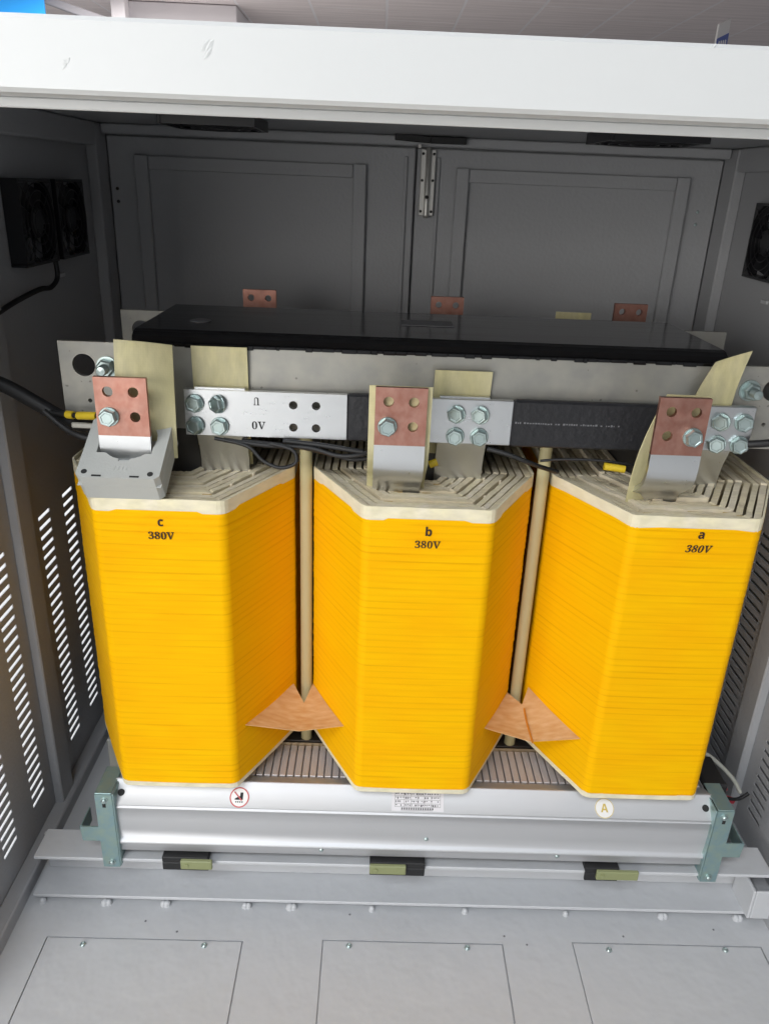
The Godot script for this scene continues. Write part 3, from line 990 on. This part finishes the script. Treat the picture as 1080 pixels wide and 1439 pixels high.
# ---------------- busbar that joins the coils
func busbar() -> void:
	var b := thing("neutral_busbar", "long aluminium busbar stamped 0V with black sleeves, bolted across the three coils", "busbar", Vector3(0.05, 0.473, -0.09))
	var F := -b.position
	var y0 := 0.4465
	var y1 := 0.5005
	var cyy := (y0 + y1) / 2.0
	var holes := []
	for x in [-0.1585, -0.1320]:
		for y in [0.4862, 0.4594]:
			holes.append(Vector3(x + 0.1902, y - cyy, 0.0050))
	plate("bar", Vector3(0.1876, y1 - y0, 0.008), holes, M.aluminium, b, Vector3(-0.1902, cyy, -0.094) + F)
	bx("bar", Vector3(-0.0025, y0, -0.098) + F, Vector3(0.0968, y1, -0.09) + F, M.aluminium, b, 0.0008)
	bx("bar", Vector3(0.3175, y0 + 0.002, -0.098) + F, Vector3(0.3800, y1 + 0.003, -0.09) + F, M.aluminium, b, 0.0012)
	for s in [[-0.0962, -0.0027], [0.0970, 0.3173]]:
		var st := tool()
		box(st, Vector3(s[0], y0 - 0.0012, -0.0995), Vector3(s[1], y1 + 0.0012, -0.0885), 0.0025)
		build("sleeve", st, M.sleeve_black, b, F)
	# faint line of print on the long sleeve
	var st2 := tool()
	var x := 0.100
	while x < 0.225:
		var w := rng.randf_range(0.001, 0.0026)
		if rng.randf() > 0.22:
			box(st2, Vector3(x, 0.4745 - rng.randf() * 0.0006, -0.0884), Vector3(x + w, 0.4755 + rng.randf() * 0.001, -0.0883))
		x += w + 0.0011
	build("faint_print", st2, M.mark_grey, b, F)
	var hb := hexbolt(0.0097, 0.0090)
	for g in [[-0.2719, -0.2440, 0.4847, 0.4582], [0.0314, 0.0596, 0.4828, 0.4560], [0.3409, 0.3676, 0.4848, 0.4578]]:
		for i in 2:
			for j in 2:
				var o := part("bolt", hb, M.zinc, b, Vector3(g[i], g[2 + j], -0.0899) + F)
				o.rotation = Vector3(PI / 2, 0, rng.randf() * 0.8)
	var u := lettering("letter", "U", 0.0092, M.ink_black, b, Vector3(-0.2008, 0.4893, -0.0898) + F, true)
	u.rotation.z = PI
	u.scale = Vector3(0.75, 1, 1)
	lettering("lettering", "0V", 0.0092, M.ink_black, b, Vector3(-0.1992, 0.4604, -0.0898) + F, true)

# ---------------- current transformer on the left terminal
func current_transformer() -> void:
	var t := thing("current_transformer", "grey plastic current transformer tilted round the copper terminal of coil c", "current transformer", Vector3(-0.334, 0.3995, 0.0))
	t.rotation.x = 0.512
	var w := 0.0885
	var d := 0.0955
	var h := 0.0345
	# housing drawn as four walls round the window, so that the bar passes through
	var c := CSGCombiner3D.new()
	c.name = "housing"
	t.add_child(c)
	c.position = Vector3(0, h / 2, -d / 2)
	var b := CSGPolygon3D.new()
	var e := 0.005
	b.polygon = PackedVector2Array([Vector2(-w / 2 + e, -d / 2), Vector2(w / 2 - e, -d / 2), Vector2(w / 2, -d / 2 + e), Vector2(w / 2, d / 2 - 0.012), Vector2(w / 2 - 0.010, d / 2), Vector2(-w / 2 + 0.010, d / 2), Vector2(-w / 2, d / 2 - 0.012), Vector2(-w / 2, -d / 2 + e)])
	b.depth = h
	b.rotation.x = -PI / 2
	b.position = Vector3(0, h / 2, 0)
	b.material = M.plastic_grey
	c.add_child(b)
	var cut := CSGBox3D.new()
	cut.size = Vector3(0.0595, 0.1, 0.024)
	cut.position = Vector3(0.0, 0, 0.0)
	cut.operation = CSGShape3D.OPERATION_SUBTRACTION
	cut.material = M.plastic_grey
	c.add_child(cut)
	var cyl := CSGCylinder3D.new()
	cyl.radius = 0.030
	cyl.height = 0.1
	cyl.sides = 32
	cyl.position = Vector3(0.002, 0, -0.009)
	cyl.operation = CSGShape3D.OPERATION_SUBTRACTION
	cyl.material = M.plastic_grey
	c.add_child(cyl)
	var nick := CSGBox3D.new()
	nick.size = Vector3(0.012, 0.1, 0.008)
	nick.position = Vector3(0.002, 0, 0.0195)
	nick.operation = CSGShape3D.OPERATION_SUBTRACTION
	nick.material = M.plastic_grey
	c.add_child(nick)
	# screws, catches, a raised mark on the lid
	for p in [[-0.036, -0.008], [0.034, -0.007], [0.035, -0.088]]:
		var st := tool()
		lathe(st, [Vector2(0.0032, 0), Vector2(0.0032, 0.0003), Vector2(0, 0.0002)], 14, Transform3D(Basis(), Vector3(p[0], h, p[1])))
		build("screw", st, M.hole_dark, t)
	for x in [-0.022, 0.018]:
		bx("catch", Vector3(x - 0.005, h - 0.001, -0.0038), Vector3(x + 0.005, h + 0.0004, -0.0016), M.hole_dark, t, 0.0)
	for k in 4:
		bx("raised_mark", Vector3(-0.006 + k * 0.0042, h, -0.0160), Vector3(-0.0045 + k * 0.0042, h + 0.0004, -0.0115), M.plastic_grey, t, 0.0)
	var st2 := tool()
	box(st2, Vector3(-w / 2 - 0.0002, h * 0.60, -d + 0.013), Vector3(w / 2 + 0.0002, h * 0.62, 0.0002), 0.0)
	build("lid_seam", st2, M.plastic_grey, t)

# ---------------- folded paper barriers between the coils
func card(k: int) -> void:
	var pts: Array
	if k == 0:
		pts = [Vector3(-0.2150, 0.0845, -0.0200), Vector3(-0.1640, 0.0805, -0.1170), Vector3(-0.1482, 0.0690, -0.0300), Vector3(-0.1463, 0.0735, -0.0826), Vector3(-0.1375, 0.0780, -0.1215), Vector3(-0.0905, 0.0765, -0.0335)]
	else:
		pts = [Vector3(0.0938, 0.0742, -0.0402), Vector3(0.1355, 0.0745, -0.1190), Vector3(0.1540, 0.0626, -0.0300), Vector3(0.1513, 0.0762, -0.0900), Vector3(0.1636, 0.0862, -0.1170), Vector3(0.2148, 0.0773, -0.0204)]
	var labels := ["tan folded paper barrier wedged between coils c and b", "tan folded paper barrier wedged between coils b and a, with an orange stain"]
	var base: Vector3 = pts[2]
	var root := thing("paper_barrier", labels[k], "paper barrier", base, "folded paper barriers between the coils")
	for f in [[0, 2, 3, 1], [2, 5, 4, 3]]:
		var q := []
		for i in f:
			q.append(pts[i] - base)
		var st := tool()
		var sag := -0.0035
		# bottom edge is the front edge
		patch(st, [q[0], q[1], q[2], q[3]], Vector3(0, sag, 0), 0.0008, Vector3.ZERO, 6)
		build("flap", st, M.fold_paper, root)
	if k == 1:
		var st := tool()
		tube(st, [pts[3] - base + Vector3(0.001, 0.0008, 0.01), (pts[3] + pts[2]) / 2.0 - base + Vector3(0.001, -0.0005, 0), pts[2] - base + Vector3(0.002, 0.0006, 0.003)], 0.0014, 6)
		build("varnish_run", st, M.spacer_stain if M.has("spacer_stain") else mat("spacer_stain", Color(0.55, 0.20, 0.02), 0.3), root)

# ---------------- cross flow fan under the coils
func fan_unit() -> void:
	var f := thing("cross_flow_fan", "long silver cross flow fan housing under the coils, held by two green zinc brackets", "fan", Vector3(0.008, -0.13, -0.03))
	var F := -f.position
	var x0 := -0.388
	var x1 := 0.4035
	# folded housing, outline in (z, y)
	var prof := [Vector2(-0.0455, -0.0215), Vector2(-0.0262, -0.0128), Vector2(-0.0240, -0.0122), Vector2(-0.0228, -0.0136), Vector2(-0.0022, -0.0365), Vector2(-0.0022, -0.0378), Vector2(-0.0040, -0.0388), Vector2(-0.0005, -0.0402), Vector2(-0.0003, -0.0412), Vector2(-0.0030, -0.0424), Vector2(-0.0020, -0.060), Vector2(-0.0024, -0.078), Vector2(-0.0045, -0.0955), Vector2(-0.0010, -0.0968), Vector2(0.0010, -0.0990), Vector2(0.0008, -0.1015), Vector2(-0.0020, -0.1035), Vector2(-0.0032, -0.1050), Vector2(-0.0022, -0.1150), Vector2(-0.0045, -0.1172)]
	var line := prof.duplicate()
	line.reverse()
	var st := tool()
	ribbon(st, line, x0, x1, 0.0012)
	build("housing", st, M.housing_aluminium, f, F)
	bx("inner_lip", Vector3(x0, -0.040, -0.0475) + F, Vector3(x1, -0.0235, -0.0462) + F, M.gold_tint_metal, f, 0.0)  # golden reflection painted on as the colour of this strip
	# air outlet between the coils: ribs over a dark drum
	bx("drum_cover", Vector3(x0, -0.034, -0.110) + F, Vector3(x1, -0.030, -0.0478) + F, M.rib_metal, f, 0.0)
	var rib := tool()
	box(rib, Vector3(-0.0043, -0.0035, -0.031), Vector3(0.0043, 0.0035, 0.031), 0.0008)
	var rm := made(rib)
	var x := x0 + 0.008
	while x < x1 - 0.006:
		part("rib", rm, M.rib_metal, f, Vector3(x, -0.0245, -0.0790) + F)
		x += 0.01035
	bx("back_rail", Vector3(x0, -0.0255, -0.1105) + F, Vector3(x1, -0.0165, -0.1104 - 0.0001 + 0.0005) + F, M.gold_tint_metal, f, 0.0)
	# end caps with a round hole
	for s in [[x0 - 0.0015, x0 - 0.0003], [x1 + 0.0003, x1 + 0.0015]]:
		st = tool()
		var o := []
		for p in [Vector2(-0.0455, -0.0215), Vector2(-0.0240, -0.0122), Vector2(0.0012, -0.0400), Vector2(0.0012, -0.1015), Vector2(-0.0045, -0.1172), Vector2(-0.1100, -0.1172), Vector2(-0.1100, -0.0215)]:
			o.append(Vector2(p.x, p.y))
		prism(st, o, s[0], s[1], Transform3D(Basis(Vector3(0, 0, 1), Vector3(0, 1, 0), Vector3(1, 0, 0)), Vector3.ZERO))
		build("end_cap", st, M.housing_aluminium, f, F)
	for hx in [x0 + 0.0075, x1 - 0.0085]:
		st = tool()
		lathe(st, [Vector2(0.0046, 0), Vector2(0.0046, 0.0003), Vector2(0, 0.0003)], 18, Transform3D(Basis(Vector3.RIGHT, 0.73), Vector3(hx, -0.0250, -0.0122)))
		build("port_hole", st, M.hole_dark, f, F)
	# brackets at both ends
	for s in [-1.0, 1.0]:
		var root := Node3D.new()
		root.name = "end_bracket"
		f.add_child(root, true)
		root.position = Vector3(-0.3985 if s < 0 else 0.4145, -0.13, -0.002) + F
		st = tool()
		# upright with a side arm, cut from one sheet
		var pl := [Vector2(-0.0110, 0.115), Vector2(0.0110, 0.115), Vector2(0.0110, -0.010), Vector2(-0.0110, -0.010), Vector2(-0.0110, 0.036), Vector2(-0.034, 0.036), Vector2(-0.036, 0.060), Vector2(-0.0110, 0.060)]
		if s > 0:
			pl = pl.map(func(p): return Vector2(-p.x, p.y))
		prism(st, pl, 0.004, 0.006)
		build("bracket_plate", st, M.teal_zinc, root)
		st = tool()
		var fx := 0.0112 if s < 0 else -0.0132
		box(st, Vector3(fx, -0.008, -0.028), Vector3(fx + 0.002, 0.115, 0.0058), 0.0005)
		box(st, Vector3(-0.0108, 0.1152, -0.045), Vector3(0.0108, 0.1172, 0.0058), 0.0005)
		box(st, Vector3(-s * 0.0 + (0.034 if s > 0 else -0.036), 0.036, -0.03), Vector3((0.036 if s > 0 else -0.034), 0.060, 0.0038), 0.0005)
		build("bracket_flange", st, M.teal_zinc, root)
		for y in [0.106, -0.001]:
			st = tool()
			lathe(st, [Vector2(0.0050, 0), Vector2(0.0050, 0.0008), Vector2(0.0036, 0.001), Vector2(0.0034, 0.003), Vector2(0.0022, 0.004), Vector2(0, 0.004)], 14, Transform3D(Basis(Vector3.RIGHT, PI / 2), Vector3(-s * 0.001, y, 0.006)))
			build("screw", st, M.zinc, root)
		bx("slot", Vector3(-0.0022, 0.094, 0.0061), Vector3(0.0022, 0.100, 0.0063), M.hole_dark, root, 0.0)
	# motor end on the right: dark block and terminal strip
	bx("motor", Vector3(0.4075, -0.070, -0.110) + F, Vector3(0.4400, -0.018, -0.048) + F, M.rubber_black, f, 0.003)
	# stickers on the sloping face: plane through (z, y) = (-0.0228, -0.0136) and (-0.0022, -0.0365)
	var slope := Basis(Vector3.RIGHT, -(PI / 2 - atan2(0.0229, 0.0206)))
	var on := func(x_: float, along: float) -> Transform3D:
		return Transform3D(slope, Vector3(x_, lerpf(-0.0136, -0.0365, along), lerpf(-0.0228, -0.0022, along)) + slope * Vector3(0, 0, 0.0002) + F)
	var up := Transform3D(Basis(Vector3.RIGHT, PI / 2), Vector3.ZERO)
	for e in [["no_step_sticker", -0.2250, 0.58], ["letter_sticker", 0.2590, 0.62]]:
		var n := Node3D.new()
		n.name = e[0]
		f.add_child(n)
		n.transform = on.call(e[1], e[2])
		st = tool()
		lathe(st, [Vector2(0.0128, 0), Vector2(0.0128, 0.0002), Vector2(0, 0.0002)], 36, up)
		build("disc", st, M.sticker_white, n)
		st = tool()
		lathe(st, [Vector2(0.0112, 0.0003), Vector2(0.0128, 0.0003)] if e[0] == "no_step_sticker" else [Vector2(0.0118, 0.0003), Vector2(0.0126, 0.0003)], 36, up)
		build("ring", st, M.sticker_red if e[0] == "no_step_sticker" else M.sticker_gold, n)
		if e[0] == "no_step_sticker":
			st = tool()
			prism(st, [Vector2(0.0010, 0.0062), Vector2(0.0048, 0.0062), Vector2(0.0046, -0.0030), Vector2(-0.0060, -0.0030), Vector2(-0.0060, -0.0016), Vector2(-0.0030, 0.0002), Vector2(0.0008, 0.0016)], 0.0003, 0.0005)
			build("boot", st, M.ink_black, n)
			st = tool()
			box(st, Vector3(-0.0008, -0.0075, 0.0005), Vector3(0.0008, 0.0075, 0.0007), 0.0, Transform3D(Basis(Vector3.BACK, 0.75), Vector3(-0.0018, 0.0016, 0)))
			build("slash", st, M.sticker_red, n)
			st = tool()
			for k in 4:
				box(st, Vector3(-0.005 + k * 0.0027, -0.0064, 0.0003), Vector3(-0.0033 + k * 0.0027, -0.0048, 0.0005))
			build("caption", st, M.ink_black, n)
		else:
			lettering("letter", "A", 0.0105, M.sticker_gold, n, Vector3(0, 0.0, 0.0004))
	# data label with small print
	var lb := MeshInstance3D.new()
	lb.name = "data_label"
	var lm := ArrayMesh.new()
	var sa := SurfaceTool.new()
	sa.begin(Mesh.PRIMITIVE_TRIANGLES)
	for p in [[-1, 1], [1, 1], [1, -1], [-1, 1], [1, -1], [-1, -1]]:
		sa.set_normal(Vector3(0, 0, 1))
		sa.set_uv(Vector2(0.5 + 0.5 * p[0], 0.5 - 0.5 * p[1]))
		sa.add_vertex(Vector3(p[0] * 0.0345, p[1] * 0.0125, 0.0003))
	sa.commit(lm)
	lb.mesh = lm
	lb.material_override = label_print()
	f.add_child(lb)
	lb.transform = on.call(0.0105, 0.54)
	# small studs on the vertical face
	for p in [[0.0245, -0.0825], [-0.116, -0.1065], [0.204, -0.1065]]:
		st = tool()
		lathe(st, [Vector2(0.0030, 0), Vector2(0.0028, 0.0015), Vector2(0.0012, 0.0026), Vector2(0, 0.0026)], 12, Transform3D(Basis(Vector3.RIGHT, PI / 2), Vector3(p[0], p[1], -0.0028)))
		build("stud", st, M.zinc, f, F)

func label_print() -> StandardMaterial3D:
	var m := mat("label_print", Color(1, 1, 1), 0.5)
	var im := Image.create(512, 192, false, Image.FORMAT_RGB8)
	im.fill(Color(0.86, 0.85, 0.86))
	var ink := Color(0.25, 0.24, 0.25)
	var line := Color(0.5, 0.48, 0.48)
	for y in [10, 46, 82, 118, 150]:
		im.fill_rect(Rect2i(30, y, 450, 3), line)
	for x in [30, 120, 190, 255, 320, 390, 477]:
		im.fill_rect(Rect2i(x, 10, 3, 140), line)
	for row in 4:
		var x := 38
		while x < 468:
			var w := rng.randi_range(7, 14)
			if rng.randf() > 0.3:
				im.fill_rect(Rect2i(x, 20 + row * 36, w, rng.randi_range(8, 20)), ink.lerp(line, rng.randf() * 0.6))
			x += w + rng.randi_range(5, 14)
	var xx := 95
	while xx < 400:
		im.fill_rect(Rect2i(xx, 158, 15, 20), ink)
		im.fill_rect(Rect2i(xx + 4, 163, 7, 4), Color(0.8, 0.8, 0.8))
		xx += 23
	im.fill_rect(Rect2i(90, 182, 310, 3), ink)
	m.albedo_texture = ImageTexture.create_from_image(im)
	return m

# ---------------- rubber feet under the transformer
func feet() -> void:
	var labels := ["black rubber foot with olive block on the channel below coil c", "black rubber foot with olive block on the channel below coil b", "olive block on a black rubber foot on the channel below coil a"]
	var xs := [[-0.330, -0.268, -0.304, -0.262], [-0.0500, 0.0250, -0.0500, -0.0010], [0.2440, 0.2900, 0.2580, 0.3150]]
	for k in 3:
		var e: Array = xs[k]
		var f := thing("rubber_foot", labels[k], "foot", Vector3((e[0] + e[1]) / 2, -0.1295, -0.01), "feet on the front channel")
		var F := -f.position
		var st := tool()
		box(st, Vector3(e[0], -0.1290, -0.048), Vector3(e[1], -0.1195, 0.005), 0.001)
		box(st, Vector3(e[0], -0.1425, 0.0005), Vector3(e[1], -0.1292, 0.005), 0.001)
		build("rubber_pad", st, M.rubber_black, f, F)
		st = tool()
		box(st, Vector3(e[2], -0.1345, 0.0052), Vector3(e[3], -0.1200, 0.011), 0.001)
		build("olive_block", st, M.olive_block, f, F)
		st = tool()
		lathe(st, [Vector2(0.0030, 0), Vector2(0.0030, 0.001), Vector2(0, 0.0016)], 10, Transform3D(Basis(Vector3.RIGHT, PI / 2), Vector3(e[2] + 0.008, -0.127, 0.011)))
		build("pin", st, M.olive_block, f, F)

# ---------------- cooling fans of the enclosure
func fans() -> void:
	var S := 0.108
	var D := 0.036
	# frame as four walls with flanges, hub, blades, wire guard: axis along +y
	var fr := tool()
	for a in 4:
		var t := Transform3D(Basis(Vector3.UP, a * PI / 2), Vector3.ZERO)
		box(fr, Vector3(-S / 2, 0.0, S / 2 - 0.004), Vector3(S / 2 - 0.004, D, S / 2), 0.0006, t)
		# corner lobes that make the opening round
		prism(fr, [Vector2(S / 2 - 0.0045, S / 2 - 0.0045), Vector2(S / 2 - 0.0045, S / 2 - 0.026), Vector2(S / 2 - 0.013, S / 2 - 0.013), Vector2(S / 2 - 0.026, S / 2 - 0.0045)], D - 0.004, D - 0.0002, Transform3D(t.basis * Basis(Vector3.RIGHT, -PI / 2), Vector3.ZERO))
	var frame := made(fr)
	var hb := tool()
	lathe(hb, [Vector2(0.020, 0.004), Vector2(0.020, D - 0.006), Vector2(0.017, D - 0.003), Vector2(0, D - 0.003)], 24)
	var hub := made(hb)
	var bl := tool()
	patch(bl, [Vector3(0.019, 0.008, -0.008), Vector3(0.048, 0.006, -0.014), Vector3(0.048, D - 0.012, 0.016), Vector3(0.019, D - 0.008, 0.008)], Vector3(0, 0.003, 0), 0.0015, Vector3.ZERO, 4)
	var blade := made(bl)
	var gd := tool()
	for r in [0.016, 0.028, 0.040, 0.050]:
		var ring := []
		for k in 25:
			ring.append(Vector3(cos(k * TAU / 24) * r, D + 0.002, sin(k * TAU / 24) * r))
		tube(gd, ring, 0.0009, 5, 1)
	for k in 4:
		var a := k * PI / 2 + PI / 4
		tube(gd, [Vector3(cos(a) * 0.012, D + 0.001, sin(a) * 0.012), Vector3(cos(a) * 0.064, D + 0.0005, sin(a) * 0.064)], 0.0009, 5, 1)
	var guard := made(gd)
	var spots := [
		["black square fan on the left cabinet wall, with a cable looping below it", Vector3(XL + 0.0005, 0.661, -0.3280), Vector3(0, 0, -PI / 2)],
		["black square fan on the left cabinet wall, next to the corner post", Vector3(XL + 0.0005, 0.661, -0.4520), Vector3(0, 0, -PI / 2)],
		["black square fan on the right cabinet wall", Vector3(XR - 0.0005, 0.667, -0.4330), Vector3(0, 0, PI / 2)],
		["black square fan under the cabinet roof above coil c", Vector3(-0.290, 0.8005, -0.375), Vector3(PI, 0, 0)],
		["black square fan under the cabinet roof above coil a", Vector3(0.275, 0.8005, -0.330), Vector3(PI, 0, 0)]]
	for s in spots:
		var f := thing("cooling_fan", s[0], "fan", s[1], "cooling fans of the cabinet")
		f.rotation = s[2]
		f.scale = Vector3(1.15, 0.4, 1.15) if s[2].x != 0 else Vector3(1, 0.62, 1)
		part("frame", frame, M.fan_black, f)
		part("hub", hub, M.fan_black, f)
		for k in 7:
			part("blade", blade, M.fan_black, f).rotation.y = k * TAU / 7
		part("guard", guard, M.fan_black, f)

# ---------------- cables
func cable(called: String, label: String, pts: Array, r: float, m: Material) -> MeshInstance3D:
	var base: Vector3 = pts[0]
	var q := []
	for p in pts:
		q.append(p - base)
	var st := tool()
	tube(st, q, r)
	var o := build(called, st, m, self, base)
	tag(o, label, "cable")
	return o

func cables() -> void:
	cable("power_cable", "thick black cable running from the left wall to the steel clamp", [Vector3(-0.540, 0.505, -0.10), Vector3(-0.500, 0.495, -0.105), Vector3(-0.462, 0.474, -0.105), Vector3(-0.432, 0.459, -0.100), Vector3(-0.395, 0.452, -0.090), Vector3(-0.345, 0.448, -0.082)], 0.0085, M.cable_black)
	var y := cable("sleeved_wire", "black wire with a yellow sleeve lying behind the copper terminal of coil c", [Vector3(-0.438, 0.468, -0.088), Vector3(-0.418, 0.4685, -0.080), Vector3(-0.396, 0.470, -0.072), Vector3(-0.360, 0.476, -0.062)], 0.0030, M.cable_black)
	var st := tool()
	tube(st, [Vector3(0.021, 0.0006, 0.008), Vector3(0.030, 0.0010, 0.0115)], 0.0046, 10, 2)
	build("yellow_sleeve", st, M.yellow_sleeve, y)
	st = tool()
	tube(st, [Vector3(0.0355, 0.0014, 0.0135), Vector3(0.060, 0.0040, 0.0215)], 0.0046, 10, 3)
	build("yellow_sleeve", st, M.yellow_sleeve, y)
	cable("thin_wire", "black wire dropping below the yellow sleeve to the top of coil c", [Vector3(-0.445, 0.470, -0.085), Vector3(-0.420, 0.452, -0.078), Vector3(-0.400, 0.445, -0.072), Vector3(-0.372, 0.440, -0.070)], 0.0035, M.cable_black)
	var lug := bx("cable_lug", Vector3(-0.412, 0.4535, -0.078), Vector3(-0.376, 0.4605, -0.075), M.clamp_steel, self, 0.0014)
	tag(lug, "grey crimped lug hanging below the yellow sleeve beside coil c", "cable lug")
	# bundle under the busbar
	cable("looped_wire", "black wire in a loop under the busbar above coil c", [Vector3(-0.2500, 0.4445, -0.085), Vector3(-0.2117, 0.4380, -0.080), Vector3(-0.1930, 0.4230, -0.074), Vector3(-0.1720, 0.4160, -0.070), Vector3(-0.1540, 0.4230, -0.070), Vector3(-0.1580, 0.4370, -0.074), Vector3(-0.185, 0.4420, -0.080)], 0.0022, M.cable_black)
	cable("bundle_wire", "black wire running under the busbar from coil c to coil b", [Vector3(-0.2400, 0.4420, -0.088), Vector3(-0.190, 0.4390, -0.082), Vector3(-0.140, 0.4385, -0.080), Vector3(-0.1050, 0.4320, -0.074), Vector3(-0.0790, 0.4370, -0.066), Vector3(-0.062, 0.4480, -0.052)], 0.0028, M.cable_black)
	cable("bundle_wire", "black wire sagging under the busbar behind the tie rod by coil b", [Vector3(-0.2200, 0.4400, -0.095), Vector3(-0.160, 0.4360, -0.092), Vector3(-0.120, 0.4310, -0.086), Vector3(-0.0900, 0.4260, -0.080), Vector3(-0.0680, 0.4320, -0.070)], 0.0025, M.cable_black)
	cable("bundle_wire", "black wire under the busbar touching the insulation sheet of coil b", [Vector3(-0.170, 0.4440, -0.086), Vector3(-0.130, 0.4420, -0.082), Vector3(-0.0980, 0.4400, -0.076), Vector3(-0.0750, 0.4400, -0.066)], 0.0030, M.cable_black)
	cable("bundle_wire", "black wire under the sleeved busbar between coils b and a", [Vector3(0.0700, 0.4430, -0.086), Vector3(0.0930, 0.4390, -0.080), Vector3(0.1150, 0.4320, -0.078), Vector3(0.1350, 0.4230, -0.086), Vector3(0.160, 0.4120, -0.100)], 0.0028, M.cable_black)
	cable("bundle_wire", "thin black wire across coil a below the sleeved busbar", [Vector3(0.1350, 0.4290, -0.090), Vector3(0.1600, 0.4330, -0.086), Vector3(0.1950, 0.4350, -0.082), Vector3(0.2300, 0.4330, -0.080), Vector3(0.255, 0.4280, -0.086)], 0.0016, M.cable_black)
	for e in [["yellow sleeve beside the inner lead of coil b", Vector3(0.0030, 0.421, -0.085), Vector3(0.0120, 0.425, -0.085)], ["yellow sleeve lying on coil a beside the curling sheet", Vector3(0.2080, 0.4300, -0.0760), Vector3(0.2320, 0.4275, -0.0740)]]:
		st = tool()
		tube(st, [Vector3.ZERO, e[2] - e[1]], 0.0045, 10, 2)
		tag(build("yellow_sleeve", st, M.yellow_sleeve, self, e[1]), e[0], "sleeve")
	cable("power_cable", "black cable leaving the right end of the busbar", [Vector3(0.3720, 0.4600, -0.085), Vector3(0.390, 0.4640, -0.078), Vector3(0.420, 0.4690, -0.074), Vector3(0.470, 0.465, -0.080)], 0.0045, M.cable_black)
	# fan leads
	cable("fan_lead", "black cable hanging from the left wall fan and bending to the front", [Vector3(XL + 0.020, 0.608, -0.372), Vector3(XL + 0.020, 0.585, -0.372), Vector3(XL + 0.016, 0.573, -0.355), Vector3(XL + 0.014, 0.574, -0.320), Vector3(XL + 0.012, 0.567, -0.240), Vector3(XL + 0.012, 0.555, -0.150), Vector3(XL + 0.012, 0.54, -0.02)], 0.0035, M.cable_black)
	cable("motor_lead", "pale grey cable arching over the fan motor to the right wall", [Vector3(0.4180, -0.022, -0.118), Vector3(0.4380, -0.026, -0.122), Vector3(0.4620, -0.044, -0.120), Vector3(0.4860, -0.068, -0.118), Vector3(0.5000, -0.090, -0.116)], 0.0032, M.wire_white)
	for e in [["red wire connector behind the right bracket, higher one", Vector3(0.4720, -0.085, -0.118)], ["red wire connector behind the right bracket, lower one", Vector3(0.4860, -0.103, -0.114)]]:
		var o := bx("wire_connector", e[1] - Vector3(0.008, 0.004, 0.004), e[1] + Vector3(0.008, 0.004, 0.004), M.red_plastic, self, 0.0015)
		o.rotation.z = -0.3
		tag(o, e[0], "connector")
	cable("motor_wire", "thin black wire curling past the red connectors at the motor", [Vector3(0.4350, -0.045, -0.112), Vector3(0.4560, -0.070, -0.105), Vector3(0.4700, -0.090, -0.106), Vector3(0.4950, -0.098, -0.110), Vector3(0.5120, -0.090, -0.114)], 0.0026, M.cable_black)
	cable("motor_wire", "thin red wire running beside the fan motor", [Vector3(0.4300, -0.060, -0.105), Vector3(0.4500, -0.078, -0.100), Vector3(0.4720, -0.086, -0.112)], 0.0016, M.red_plastic)
